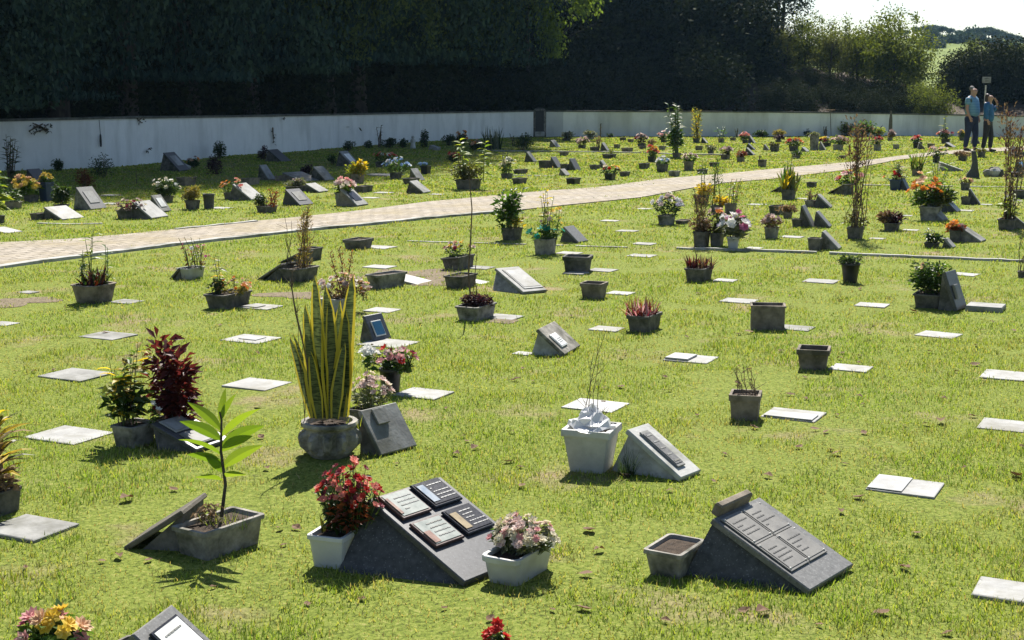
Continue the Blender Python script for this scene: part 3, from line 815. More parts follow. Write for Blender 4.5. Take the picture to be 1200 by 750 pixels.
# things hanging on the wall
def wpoint(px, py, off=.04):
    b = G(px, float(interp(WB, px))); z = zat(py, b.y)
    d = (G(px + 8, float(interp(WB, px + 8))) - b); d.z = 0; d.normalize()
    return Vector((b.x + d.y * off, b.y - d.x * off, z)), math.atan2(d.y, d.x), 1 / SCL(b)
p, ya, u = wpoint(118, 172)
t = thing('hanging_lantern', 'small dark tube hanging on a thin cord on the white wall', 'lantern', p, ya)
mb = MB(); mb.loops([[(1.3 * u * s * math.cos(a), 1.0 * u * s * math.sin(a), z * u) for a in [k * .785 for k in range(8)]] for s, z in ((.6, 0), (1, 2), (1.1, 8), (.9, 13), (.4, 15))]); mb.build('tube', 'black_pot', t)
mb = MB(); mb.tube([(0, 0, 15 * u), (0, .02, 31 * u)], .006, 4); mb.build('cord', 'black_pot', t)
for lab, px, py, n, w, h in (('clump of dark creeper on the wall top above the tall dark weeds', 47, 150, 30, 26, 12), ('bare loop of creeper trailing over the wall top above the shaded gravestone', 165, 140, 8, 20, 9), ('short tuft of creeper high on the white wall left of centre', 331, 139, 6, 6, 4), ('tiny dark weed growing out of a crack in the wall', 172, 175, 8, 8, 5), ('thin vertical creeper strand on the white wall above the shaded flat slabs', 319, 160, 7, 2, 22)):
    p, ya, u = wpoint(px, py, .05); t = thing('wall_creeper', lab, 'creeper', p, ya, 'creepers on the white wall')
    mb = MB(); ms = MB()
    for k in range(max(2, n // 6)):
        a = [(rnd.uniform(-.5, .5) * w * u, -.01, rnd.uniform(-.5, .5) * h * u) for _ in range(3)]; ms.tube(a, .012, 4)
    for k in range(n):
        mb.leaf((rnd.uniform(-.5, .5) * w * u, -.02, rnd.uniform(-.5, .5) * h * u), (rnd.uniform(-1, 1), rnd.uniform(-.6, 0), rnd.uniform(-1, .3)), .075, .042, .2, roll=rnd.uniform(-1, 1))
    ms.build('stem', 'twig', t); mb.build('foliage', 'hedge', t)

# ---------------------------------------------------------------- bank and hills behind the wall
M['bank'] = stone('leaf_littered_bank', (.035, .026, .017), (.085, .062, .042), 3, .95, bump=.8)
BK = [(-400, 150), (0, 142), (300, 133), (500, 120), (650, 108), (720, 98), (800, 88), (900, 80), (950, 82), (1000, 89), (1050, 99), (1100, 111), (1200, 116), (1400, 120)]
xs = np.linspace(-400, 1400, 91); rows = []
for k, t in enumerate((0, .1, .3, .55, .8, 1.0, 1.5, 3.0)):
    for x in xs:
        wb = G(x, float(interp(WB, x))); Y = wb.y + .25 + t * 9
        Yc = wb.y + 9; zc = H + (107 - float(interp(BK, x))) * Yc / F
        zc = max(zc, .5)
        tt = min(t, 1); z = -.05 + (zc + .05) * (tt * tt * (3 - 2 * tt) * .6 + tt * .4) - (max(0, t - 1) * .4)
        z += .12 * math.sin(x * .13 + k) * (0 < t)
        rows.append(((x - 600) / F * Y / cP, Y, z))
n = len(xs); q = np.array([i * n + j for i in range(7) for j in range(n - 1)])
tag(np_mesh('bank', np.array(rows), np.stack([q, q + 1, q + n + 1, q + n], -1), 'bank', smooth=True), kind='structure')
def hill_mat():
    m, nt, out = nodes('meadow_hill')
    tc = N(nt, 'TexCoord'); n1 = N(nt, 'TexNoise', Scale=.05, Detail=7.0, Roughness=.65); nt.links.new(tc.outputs['Object'], n1.inputs['Vector'])
    c = ramp(nt, n1.outputs[0], [(.35, (.13, .16, .07)), (.5, (.19, .23, .09)), (.68, (.26, .28, .12))])  # meadow tones raised paler, part of the distance haze is in the colour
    p = N(nt, 'BsdfPrincipled', Roughness=1.0); p.inputs['Specular IOR Level'].default_value = 0; nt.links.new(c, p.inputs['Base Color']); nt.links.new(p.outputs[0], out.inputs[0]); return m
M['hill'] = hill_mat()
HT = [(400, 60), (850, 60), (950, 52), (1050, 46), (1085, 44), (1130, 46), (1160, 50), (1200, 57), (1260, 64), (1500, 75)]
xs = np.linspace(500, 1500, 101); rows = []
for k, (Y, f) in enumerate(((110, 0), (150, .22), (200, .5), (250, .8), (300, 1.0), (360, .92), (480, .5))):
    for x in xs:
        zt = H + (107 - float(interp(HT, x))) * 300 / F
        rows.append(((x - 600) / F * Y / cP, Y, zt * f + .5 * math.sin(x * .07 + k * 2) * (k > 0)))
n = len(xs); q = np.array([i * n + j for i in range(6) for j in range(n - 1)])
tag(np_mesh('hill', np.array(rows), np.stack([q, q + 1, q + n + 1, q + n], -1), 'hill', smooth=True), kind='structure')
M['bare'] = plain('bare_earth', (.10, .07, .07), .95)
mb = MB()
for (x0, x1, y0, y1) in ((1112, 1145, 54, 62), (1138, 1190, 50, 60)):
    a = at(x0, 235, H + (107 - y1) * 235 / F); b = at(x1, 235, H + (107 - y1) * 235 / F); hh = (y1 - y0) * 235 / F
    mb.loops([[(a.x, a.y, a.z - 2), (b.x, b.y, b.z - 2), (b.x, b.y + 25, b.z - 2), (a.x, a.y + 25, a.z - 2)], [(a.x + 1, a.y + 2, a.z + hh), (b.x - 1, b.y + 2, b.z + hh * .7), (b.x - 1, b.y + 22, b.z + hh * .7), (a.x + 1, a.y + 22, a.z + hh)]])
tag(mb.build('earth_cutting', 'bare'), kind='structure')

# ---------------------------------------------------------------- trees
rs = np.random.RandomState(5)
def crown_mesh(parent, cz, rx, rz, nc, per, leaf, mat, sig=.45, droop=0, surf=.35, flat=1.0, zmin=0, name='crown', cx=0, cy=0):
    c = rs.normal(size=(nc, 3)); c /= np.linalg.norm(c, axis=1)[:, None]
    c *= (rs.random_sample(nc) ** surf)[:, None]
    lump = 1 + .25 * np.sin(c[:, 0] * 5 + 1) * np.cos(c[:, 1] * 4 + c[:, 2] * 5)
    c = c * lump[:, None] * np.array([rx, rx, rz]) + np.array([cx, cy, cz])
    c[:, 2] = np.maximum(c[:, 2], zmin + rs.random_sample(nc) * .6)
    n = nc * per; cc = np.repeat(c, per, 0)
    off = rs.normal(size=(n, 3)) * sig * np.repeat(rs.uniform(.6, 1.4, nc), per)[:, None] * np.array([1, 1, flat])
    if droop: off[:, 2] -= droop * rs.random_sample(n) ** 1.5
    p = cc + off; p[:, 2] = np.maximum(p[:, 2], zmin + .1 * rs.random_sample(n))
    a = rs.normal(size=(n, 3)); 
    if droop: a[:, 2] -= 1.2
    a /= np.linalg.norm(a, axis=1)[:, None]
    b = np.cross(a, rs.normal(size=(n, 3))); b /= np.linalg.norm(b, axis=1)[:, None]
    L = (leaf * rs.uniform(.7, 1.35, n))[:, None]; W = L * .27
    V = np.stack([p - a * L * .5, p + b * W, p + a * L * .5, p - b * W], 1).reshape(-1, 3)
    return np_mesh(name, V, np.arange(4 * n).reshape(-1, 4), mat, parent)
def trunk_mesh(parent, h, r, limbs=7, spread=2.5, lean=.3, start=.3, multi=1):
    mb = MB()
    for m_ in range(multi):
        ox = rnd.uniform(-.4, .4) * (multi > 1); lx, ly = rnd.uniform(-lean, lean), rnd.uniform(-lean, lean)
        pts = [Vector((ox + lx * t * h * .3 + .12 * math.sin(3 * t + m_), ly * t * h * .3, h * t - .1)) for t in (0, .12, .3, .5, .7, .9)]
        mb.tube(pts, [r * 1.35, r, r * .85, r * .65, r * .45, r * .15], 9)
        for _ in range(limbs):
            t = rnd.uniform(start, .85) * 5; i = min(4, int(t)); p = pts[i].lerp(pts[i + 1], t - i); a = rnd.random() * 6.28; s = spread * rnd.uniform(.5, 1)
            e = p + Vector((math.cos(a) * s, math.sin(a) * s, s * rnd.uniform(.2, .9))); mid = p.lerp(e, .5) + Vector((0, 0, -.1 * s + rnd.uniform(0, .2)))
            rr = r * (.5 - .08 * i / 2); mb.tube([p, mid, e], [rr * .8, rr * .5, rr * .15], 6)
            for _ in range(2):
                f = e + Vector((rnd.uniform(-1, 1), rnd.uniform(-1, 1), rnd.uniform(0, 1))) * s * .5; mb.tube([mid, f], [rr * .35, rr * .08], 5)
    mb.build('trunk', 'bark', parent, smooth=True)
GT = 'trees behind the white wall'
L_DARK = 'dark broadleaf tree in the deep shade of the wood behind the white wall'
def tree_root(name, label, group=GT): return thing(name, label, 'tree', (0, 0, 0), 0, group)
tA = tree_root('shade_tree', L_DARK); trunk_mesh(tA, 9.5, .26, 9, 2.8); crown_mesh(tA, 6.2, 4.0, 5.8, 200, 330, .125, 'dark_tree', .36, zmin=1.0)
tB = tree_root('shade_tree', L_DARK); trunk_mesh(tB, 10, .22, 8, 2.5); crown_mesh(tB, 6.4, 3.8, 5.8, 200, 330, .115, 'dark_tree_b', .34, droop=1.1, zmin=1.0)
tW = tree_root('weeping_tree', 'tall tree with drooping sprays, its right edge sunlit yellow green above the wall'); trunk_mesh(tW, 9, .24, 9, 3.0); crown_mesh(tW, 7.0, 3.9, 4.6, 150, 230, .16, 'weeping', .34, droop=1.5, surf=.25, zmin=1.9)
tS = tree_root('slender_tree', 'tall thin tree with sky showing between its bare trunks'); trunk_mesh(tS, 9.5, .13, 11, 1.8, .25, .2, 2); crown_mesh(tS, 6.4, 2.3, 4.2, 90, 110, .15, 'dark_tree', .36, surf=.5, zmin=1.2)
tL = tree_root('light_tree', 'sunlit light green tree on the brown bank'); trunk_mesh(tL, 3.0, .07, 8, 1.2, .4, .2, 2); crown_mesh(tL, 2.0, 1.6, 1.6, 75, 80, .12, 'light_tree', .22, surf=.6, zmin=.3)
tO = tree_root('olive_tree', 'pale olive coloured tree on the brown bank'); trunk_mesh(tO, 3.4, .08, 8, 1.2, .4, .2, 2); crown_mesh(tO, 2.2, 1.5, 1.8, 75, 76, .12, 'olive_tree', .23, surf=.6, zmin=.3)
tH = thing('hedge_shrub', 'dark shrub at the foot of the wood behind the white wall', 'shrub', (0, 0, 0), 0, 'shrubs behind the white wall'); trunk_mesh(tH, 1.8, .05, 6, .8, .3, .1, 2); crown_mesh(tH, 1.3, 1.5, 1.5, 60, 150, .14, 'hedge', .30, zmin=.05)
def wallY(px): return G(px, float(interp(WB, px))).y
used = set()
def plant(proto, px, Y, s, z=0, label=None, sz=None):
    p = at(px, Y, z); yaw = rnd.random() * 6.28; sc = (s, s, sz or s)
    if proto.name not in used:
        used.add(proto.name); proto.location = p; proto.rotation_euler = (0, 0, yaw); proto.scale = sc
        if label: proto['label'] = label
        return proto
    return dup(proto, p, yaw, sc, label)
def bankz(px, Y):
    wy = wallY(px); t = (Y - wy - .25) / 9; tt = min(max(t, 0), 1)
    zc = max(H + (107 - float(interp(BK, px))) * (wy + 9) / F, .5)
    return -.05 + (zc + .05) * (tt * tt * (3 - 2 * tt) * .6 + tt * .4) - max(0, t - 1) * .4 - .15
def topz(py, Y): return zat(py, Y)
# wood on the left: front row right behind the wall, then two rows deeper
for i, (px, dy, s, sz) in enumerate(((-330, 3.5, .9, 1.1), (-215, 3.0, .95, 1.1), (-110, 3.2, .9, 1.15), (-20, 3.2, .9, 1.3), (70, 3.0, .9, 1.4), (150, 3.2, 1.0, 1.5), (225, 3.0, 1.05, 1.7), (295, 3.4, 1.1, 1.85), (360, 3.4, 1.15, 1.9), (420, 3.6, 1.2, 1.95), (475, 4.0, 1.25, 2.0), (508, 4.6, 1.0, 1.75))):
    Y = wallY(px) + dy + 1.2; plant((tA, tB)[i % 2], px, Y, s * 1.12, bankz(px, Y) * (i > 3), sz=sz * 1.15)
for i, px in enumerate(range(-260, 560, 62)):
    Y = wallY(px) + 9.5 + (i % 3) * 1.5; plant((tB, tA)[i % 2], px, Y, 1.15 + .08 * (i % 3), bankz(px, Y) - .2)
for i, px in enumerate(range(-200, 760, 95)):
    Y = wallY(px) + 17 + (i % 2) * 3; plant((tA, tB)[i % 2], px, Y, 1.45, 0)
tw = plant(tW, 538, 56.0, .9, .9)
tE = thing('overhanging_tree', 'slender tree whose leafy boughs hang sunlit yellow green over the wall near the niche', 'tree', at(618, 56.4, .7), 0, GT)
trunk_mesh(tE, 8, .09, 6, 2.2, .3, .4)
crown_mesh(tE, 6.2, 1.3, 2.0, 26, 75, .15, 'overhang', .26, droop=.9, surf=.5, zmin=2.4)
for k, (ex, ez, r) in enumerate(((1.3, 5.3, .8), (1.9, 4.6, .7), (.7, 3.7, .6), (1.6, 6.0, .9), (2.3, 5.2, .5), (.9, 3.0, .35))):
    mb = MB(); mb.tube([(0, 0, 4.2), (ex * .5, -1.8, ez + .2), (ex, -3.4, ez)], [.05, .03, .012], 6); b_ = mb.build('bough', 'bark', tE)
    crown_mesh(tE, ez, r, r * .8, 12, 60, .14, 'overhang', .2, droop=.7, surf=.6, zmin=2.2, name='foliage', cx=ex, cy=-3.4)
plant(tH, 606, 55.4, .8, .4); plant(tH, 632, 55.2, .75, .4)
plant(tW, 500, 53, 1.0, .9, 'tall tree with drooping sprays in shade, left of the sunlit drooping tree')
plant(tW, 385, 45, .95, .8, 'tall tree with drooping sprays, a sunlit tuft at mid height, left part of the wood')
for i, px in enumerate(range(-300, 870, 42)):
    Y = wallY(px) + (5.2 if px < 560 else 3.6) + (i % 3) * .55; plant(tH, px, Y, .70 + .1 * (i % 4), bankz(px, Y) - .05)
for i, px in enumerate(range(-280, 880, 60)):
    Y = wallY(px) + 6.5 + (i % 2); plant(tH, px, Y, 1.4, bankz(px, Y) - .1)
# darker wood right of centre, set back so its shade stops at the wall
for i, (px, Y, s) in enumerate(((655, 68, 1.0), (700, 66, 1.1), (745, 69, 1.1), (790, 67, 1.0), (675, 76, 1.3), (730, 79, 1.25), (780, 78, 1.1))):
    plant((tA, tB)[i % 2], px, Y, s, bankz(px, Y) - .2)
for i, (px, Y, s, lab) in enumerate(((815, 67, 1.05, None), (850, 70, 1.1, 'tall thin dark tree with forked trunks against the sky, second from the left'), (885, 67, .95, 'tall thin dark tree with a ragged top, third of its row above the bank'), (910, 69, .85, 'tall thin dark tree at the right end of the wood where the sky opens'))):
    o = plant(tS, px, Y, s, bankz(px, Y) - .2, lab)
for i, (px, Y, top) in enumerate(((820, 64, 45), (855, 66, 38), (890, 64, 48), (840, 72, 25), (875, 73, 30), (800, 74, 15), (770, 70, 20), (720, 70, 30), (905, 63, 66))):
    z = bankz(px, Y) - .1; plant(tH, px, Y, (topz(top, Y) - z) / 2.9, z)
for i, (pr, px, Y, top, lab) in enumerate((
    (tO, 912, 60.5, 26, 'pale olive coloured tree on the brown bank, beside the last tall dark tree'),
    (tL, 942, 61.5, 20, 'sunlit light green tree on the bank, right of the pale olive tree'),
    (tO, 972, 60.5, 32, 'olive coloured tree with a thin trunk, left of the tallest light green tree'),
    (tL, 1004, 61.0, 26, 'light green tree with bare stems showing, middle of the brown bank'),
    (tL, 1040, 60.5, 16, 'tallest light green tree on the bank, sprigs rising against the sky'),
    (tL, 1062, 60.5, 38, 'light green tree at the right end of the brown bank'),
    (tO, 928, 65.0, 30, 'olive coloured tree in the second row on the bank, left end'),
    (tL, 960, 66.0, 28, 'light green tree in the second row on the bank, left of centre'),
    (tO, 990, 65.5, 34, 'olive coloured tree in the second row on the bank, centre'),
    (tO, 1022, 66.0, 30, 'olive coloured tree in the second row on the bank, right of centre'),
    (tL, 1046, 65.5, 34, 'light green tree in the second row on the bank, right end'))):
    z = bankz(px, Y) - .25; plant(pr, px, Y, (topz(top, Y) - z) / (3.5 if pr is tL else 3.9), z, lab)
for i, (px, Y, top) in enumerate(((898, 59.0, 78), (922, 58.6, 84), (950, 58.8, 82), (975, 58.6, 90), (1000, 58.6, 92), (1026, 58.6, 96), (1052, 58.4, 100), (935, 57.2, 98), (965, 57.2, 102), (1012, 57.2, 104), (1040, 57.0, 106))):
    z = bankz(px, Y) - .1; plant(tH, px, Y, (topz(top, Y) - z) / 2.7, z, 'dark shrub in the undergrowth of the brown bank behind the wall')
for i, (px, Y, top) in enumerate(((1108, 61, 92), (1128, 62, 68), (1145, 61, 56), (1168, 62.5, 58), (1195, 61, 57), (1220, 62, 56), (1250, 61, 54), (1285, 62, 52), (1325, 61, 50), (1365, 61, 50), (1132, 65, 62), (1180, 66, 58), (1235, 66, 56))):
    z = bankz(px, Y) - .05; plant(tH, px, Y, (topz(top, Y) - z) / 2.75, z, 'dark dense shrub in the hedge behind the two people')
for i, (px, Y, top) in enumerate(((1138, 64.5, 48), (1190, 65, 54))):
    plant(tL, px, Y, .5, topz(top, Y) - 1.75, ('yellow green sunlit shrub on top of the dark hedge, above the man', 'sunlit shrub on top of the dark hedge near the right edge')[i])
for i, (px, dy, top) in enumerate(((905, 3.5, 98), (940, 3, 102), (985, 3.4, 106), (1025, 3, 110), (1050, 3, 112), (1072, 3.4, 108))):
    Y = wallY(px) + dy; z = bankz(px, Y) - .05; plant(tH, px, Y, max(.3, (topz(top, Y) - z) / 2.75), z, 'low dark shrub on the foot of the brown bank behind the wall')
for i, (px, dy, top) in enumerate(((1080, 2.6, 98), (1100, 3.0, 100), (1066, 5, 86))):
    Y = wallY(px) + dy; z = bankz(px, Y) - .1; plant(tL, px, Y, (topz(top, Y) - z) / 3.6, z, ('low yellow green bush at the wall left of the man', 'yellow green bush between the brown bank and the dark hedge', 'light green bush at the right foot of the brown bank')[i])
# far pines on the hill
tP = thing('pine_tree', 'umbrella shaped pine on the far hill against the sky', 'tree', (0, 0, 0), 0, 'pines on the far hill')
trunk_mesh(tP, 5, .22, 5, 1.5, .3, .5); crown_mesh(tP, 5.2, 2.6, 1.5, 40, 60, .7, 'far_tree', .55, surf=.5, flat=.6, zmin=2)
for i, (px, Y, s) in enumerate(((1062, 292, .62), (1074, 296, .75), (1086, 290, .86), (1094, 296, .90), (1103, 292, .85), (1113, 297, .72), (1123, 293, .62), (1134, 298, .62), (1148, 290, .95), (1156, 294, 1.05), (1164, 291, 1.0), (1172, 296, .95), (1181, 292, .9), (1190, 295, .85), (1199, 291, .8), (1212, 294, .9), (1230, 292, .9), (1250, 292, .9))):
    zt = (H + (107 - float(interp(HT, px))) * 300 / F) * (.8 + .2 * (Y - 250) / 50) - .6
    plant(tP, px, Y, s * .45, zt + .3)
tR = thing('bush', 'round dark bush on the meadow of the far hill', 'bush', (0, 0, 0), 0, 'bushes on the far hill')
crown_mesh(tR, 1.3, 2.2, 1.4, 30, 50, .7, 'far_tree', .5, zmin=.1, name='foliage')
for px, Y, f in ((1086, 230, .68), (1100, 225, .66), (1108, 240, .74), (1118, 236, .72), (1130, 238, .73), (1150, 262, .86), (1168, 258, .85), (1092, 262, .87), (1138, 268, .9), (1185, 250, .8)):
    zt = (H + (107 - float(interp(HT, px))) * 300 / F) * f - .4
    plant(tR, px, Y, rnd.uniform(.45, .8), zt)

# ---------------------------------------------------------------- sign
p = at(1152, 54.2, 0); u = 1 / SCL(p)
t = thing('street_sign', 'small pale rectangular sign on a thin post behind the two people', 'sign', p, R(8))
mb = MB(); mb.tube([(0, 0, 0), (0, 0, 1.9)], .03, 8); mb.build('post', 'metal', t)
zc = H + (107 - 94) * 54.2 / F
mb = MB(); mb.box((0, -.05, zc), (10.5 * u, .03, 7 * u), bev=.01); mb.build('panel', 'slab_grey', t)
mb = MB()
for k, w in enumerate((6, 4.5)): mb.box((0, -.068, zc + (1.2 - 2.4 * k) * u), (w * u, .006, 1.1 * u))
mb.build('lettering', 'dark_concrete', t)

# ---------------------------------------------------------------- people
def skin(name, V, E, Rr, mat, parent, sub=2):
    me = bpy.data.meshes.new(name); me.from_pydata(V, E, []); o = bpy.data.objects.new(name, me); COL.objects.link(o)
    sk = o.modifiers.new('skin', 'SKIN'); sk.use_smooth_shade = True; sk.branch_smoothing = .3
    for i, r in enumerate(Rr):
        s = me.skin_vertices[0].data[i]; s.radius = (r, r) if not isinstance(r, tuple) else r; s.use_root = (i == 0)
    ss = o.modifiers.new('subd', 'SUBSURF'); ss.levels = sub; ss.render_levels = sub
    dg = bpy.context.evaluated_depsgraph_get(); dg.update()
    nm = bpy.data.meshes.new_from_object(o.evaluated_get(dg)); o.modifiers.clear(); o.data = nm; nm.materials.clear(); nm.materials.append(M[mat] if isinstance(mat, str) else mat)
    nm.name = name; o.parent = parent
    for pl in nm.polygons: pl.use_smooth = True
    return o
def stripe_mat():
    m, nt, out = nodes('striped_blue_shirt'); tc = N(nt, 'TexCoord'); sp = N(nt, 'SeparateXYZ'); nt.links.new(tc.outputs['Object'], sp.inputs[0])
    mu = N(nt, 'Math', operation='MULTIPLY'); mu.inputs[1].default_value = 150.0; nt.links.new(sp.outputs[2], mu.inputs[0])
    si = N(nt, 'Math', operation='SINE'); nt.links.new(mu.outputs[0], si.inputs[0])
    c = ramp(nt, si.outputs[0], [(.3, (.11, .24, .37)), (.6, (.20, .36, .48))])
    p = N(nt, 'BsdfPrincipled', Roughness=.85); nt.links.new(c, p.inputs['Base Color']); nt.links.new(p.outputs[0], out.inputs[0]); return m
M['shirt'] = stripe_mat(); M['jacket'] = plain('blue_jacket', (.025, .11, .25), .7); M['jeans'] = plain('navy_jeans', (.02, .03, .065), .85)
M['dark_trousers'] = plain('dark_trousers', (.03, .026, .028), .85); M['skin'] = plain('skin', (.42, .24, .17), .5, var=.06)
M['grey_hair'] = plain('grey_hair', (.16, .15, .14), .7); M['brown_hair'] = plain('brown_hair', (.05, .03, .02), .5); M['shoe'] = plain('dark_shoes', (.03, .025, .022), .6)
M['eye'] = plain('eye', (.03, .02, .02), .2)
def person(label, px, py, hpx, fat, shirt, pants, hair, yaw, arms, long_hair=False, sleeves=.55):
    p = G(px, py); u = 1 / SCL(p); k = hpx * u / math.cos(PITCH) / 1.72
    root = thing('person', label, 'person', p, yaw, None); root.scale = (k, k, k)
    f = fat
    # continuous body: pelvis, spine, neck, head, legs to feet, arms with five fingers
    V = [(0, 0, .92), (0, 0, 1.10), (-.01, 0, 1.28), (-.01, 0, 1.42), (.01, 0, 1.50), (.03, 0, 1.60), (.03, 0, 1.68)]
    E = [(i, i + 1) for i in range(6)]
    Rr = [.12 * f, .115 * f, .12 * f, .09, .055, .088, .075]
    V += [(.135, 0, 1.585), (.11, 0, 1.545)]; E += [(5, 7), (5, 8)]; Rr += [.014, .03]          # nose, chin
    for s in (1, -1):
        V.append((.02, s * .095, 1.60)); E.append((5, len(V) - 1)); Rr.append(.016)              # ear
    for s in (1, -1):
        o = len(V); sw = .05 * s
        V += [(0, s * .10, .86), (.03 + sw, s * .115, .48), (-.02 + sw * 1.4, s * .12, .09), (.04 + sw * 1.4, s * .125, .045), (.15 + sw * 1.4, s * .135, .035)]
        E += [(0, o), (o, o + 1), (o + 1, o + 2), (o + 2, o + 3), (o + 3, o + 4)]; Rr += [.085 * f, .058, .042, .04, .03]
    AR = []
    for s, (el, wr, hd) in zip((1, -1), arms):
        o = len(V); V += [(-.01, s * .17, 1.42), el, wr, hd]; E += [(3, o), (o, o + 1), (o + 1, o + 2), (o + 2, o + 3)]; Rr += [.055, .042, .03, .030]; AR.append((o, el, wr, hd))
        dv = (Vector(hd) - Vector(wr)).normalized(); sd = dv.cross(Vector((.3, s, .2))).normalized()
        for j in range(4):
            b = Vector(hd) + sd * (j - 1.5) * .019; L = (.065, .078, .072, .055)[j]; m_ = b + dv * L * .55; e = b + dv * L * .9 - sd.cross(dv) * L * .35
            q = len(V); V += [tuple(m_), tuple(e)]; E += [(o + 3, q), (q, q + 1)]; Rr += [.009, .008]
        th = Vector(wr).lerp(Vector(hd), .5) - sd * .045 + dv * .02; q = len(V); V += [tuple(th), tuple(th + dv * .035)]; E += [(o + 2, q), (q, q + 1)]; Rr += [.011, .009]
    body = skin('body', V, E, Rr, 'skin', root)
    # clothes
    SV = [(0, 0, .91), (.02 * f, 0, 1.08), (0, 0, 1.25), (-.01, 0, 1.40), (0, 0, 1.485)]; SE = [(i, i + 1) for i in range(4)]
    SR = [(.150 * f, .150 * f), .158 * f, .150 * f, .11, .068]
    if long_hair: SV[0] = (0, 0, .84)
    for (o, el, wr, hd), s in zip(AR, (1, -1)):
        q = len(SV); SV.append((-.01, s * .175, 1.41)); a = Vector(SV[q]); e = Vector(el); SE.append((3, q)); SR.append(.092)
        if sleeves > 1: 
            SV += [tuple(e), tuple(e.lerp(Vector(wr), .9))]; SE += [(q, q + 1), (q + 1, q + 2)]; SR += [.074, .056]
        else:
            SV += [tuple(a.lerp(e, sleeves * .6)), tuple(a.lerp(e, sleeves * 1.3))]; SE += [(q, q + 1), (q + 1, q + 2)]; SR += [.080, .074]
    skin('jacket' if long_hair else 'shirt', SV, SE, SR, shirt, root)
    TV = [(0, 0, 1.03), (0, 0, .90)]; TE = [(0, 1)]; TR = [.125 * f, .13 * f]
    for s in (1, -1):
        o = len(TV); sw = .05 * s; TV += [(0, s * .10, .80), (.03 + sw, s * .115, .48), (-.01 + sw * 1.4, s * .12, .10)]; TE += [(1, o), (o, o + 1), (o + 1, o + 2)]; TR += [.105 * f, .082, .066]
    skin('trousers', TV, TE, TR, pants, root)
    for s in (1, -1):
        sw = .05 * s * 1.4; skin('shoe', [(-.04 + sw, s * .12, .05), (.07 + sw, s * .128, .045), (.18 + sw, s * .136, .035)], [(0, 1), (1, 2)], [.05, .05, .036], 'shoe', root)
    if long_hair:
        skin('hair', [(.0, 0, 1.705), (-.04, 0, 1.66), (-.055, 0, 1.58), (-.06, 0, 1.48), (-.06, 0, 1.40)], [(0, 1), (1, 2), (2, 3), (3, 4)], [.075, .098, .085, .075, .05], hair, root)
    else:
        skin('hair', [(.015, 0, 1.715), (-.03, 0, 1.68), (-.045, 0, 1.60)], [(0, 1), (1, 2)], [.068, .084, .07], hair, root)
    for s in (1, -1):
        mb = MB(); mb.ball((.112, s * .034, 1.615), .012, 8); mb.build('eye', 'eye', root, smooth=True)
    return root
person('man with short grey hair in a light blue striped shirt and navy jeans', 1136.5, 177.5, 74, 1.36, 'shirt', 'jeans', 'grey_hair', R(-48),
       (((.0, .25, 1.14), (.06, .26, .90), (.09, .25, .83)), ((.0, -.26, 1.14), (.09, -.25, .92), (.12, -.24, .85))))
person('woman in a blue jacket and dark trousers raising a hand to her face', 1156, 178, 66.5, 1.08, 'jacket', 'dark_trousers', 'brown_hair', R(-35),
       (((.06, .24, 1.17), (.20, .20, 1.40), (.15, .10, 1.55)), ((.0, -.25, 1.16), (.05, -.24, .93), (.08, -.22, .86))), True, 1.5)
# ================================================================ the graves: near rows
D = dict
# ---- big dark granite memorial with four plaques
root, o, T, S, t = marker2('big dark granite memorial with four framed picture plaques on its sloping top', (390, 672), (545, 687), (432, 590), (511, 565), t=.022, over=.0, ov_side=.012, base='granite_rough', top='granite')
def plaque(root, T, t, s0, s1, y0, y1, frame, face, pics=(), lines=None, th=.012):
    w = y1 - y0; L = s1 - s0
    mb = MB(); mb.box(((s0 + s1) / 2, (y0 + y1) / 2, t + th / 2 + .002), (L, w, th), T, bev=.003); q = mb.build('plaque', frame, root)
    m = MB(); m.box(((s0 + s1) / 2, (y0 + y1) / 2, t + th + .0035), (L * .86, w * .88, .002), T); m.build('face', face, q)
    for (a, b, c, d, mat) in pics:
        m = MB(); k = 7; pts = []
        m.box((s0 + L * (a + b) / 2, y0 + w * (c + d) / 2, t + th + .006), (L * (b - a), w * (d - c), .0015), T); m.build('picture', mat, q)
    if lines:
        a, b, c, d, n, mat = lines; m = MB()
        for i in range(n):
            sc = s0 + L * (a + (b - a) * (i + .5) / n); yy = c + .0
            e = yy
            while e < d - .03:
                ln = rnd.uniform(.05, .16); ln = min(ln, d - e)
                m.box((sc, y0 + w * (e + ln / 2), t + th + .0055), (L * (b - a) / n * .22, w * ln, .0012), T); e += ln + rnd.uniform(.015, .025)
                if rnd.random() < .12: break
        m.build('lettering', mat, q)
    return q
W = .345
k = S
plaque(root, T, t, k * .03, k * .31, W * .05, W * .48, 'plaque_frame', 'photo_green', ((.2, .85, .05, .14, 'photo_red'),), (.2, .8, .3, .9, 4, 'slab'))
plaque(root, T, t, k * .02, k * .30, W * .55, W * .98, 'plaque_dark', 'plaque_dark', ((.15, .85, .07, .3, 'photo_blue'),), (.15, .85, .38, .94, 5, 'white_text'))
plaque(root, T, t, k * .37, k * .65, W * .05, W * .48, 'plaque_frame', 'photo_green', ((.45, .9, .05, .25, 'photo_red'),), (.15, .8, .35, .9, 4, 'slab'))
plaque(root, T, t, k * .36, k * .64, W * .55, W * .98, 'plaque_dark', 'plaque_dark', ((.2, .85, .07, .30, 'photo_gold'),), (.15, .85, .40, .94, 5, 'white_text'))

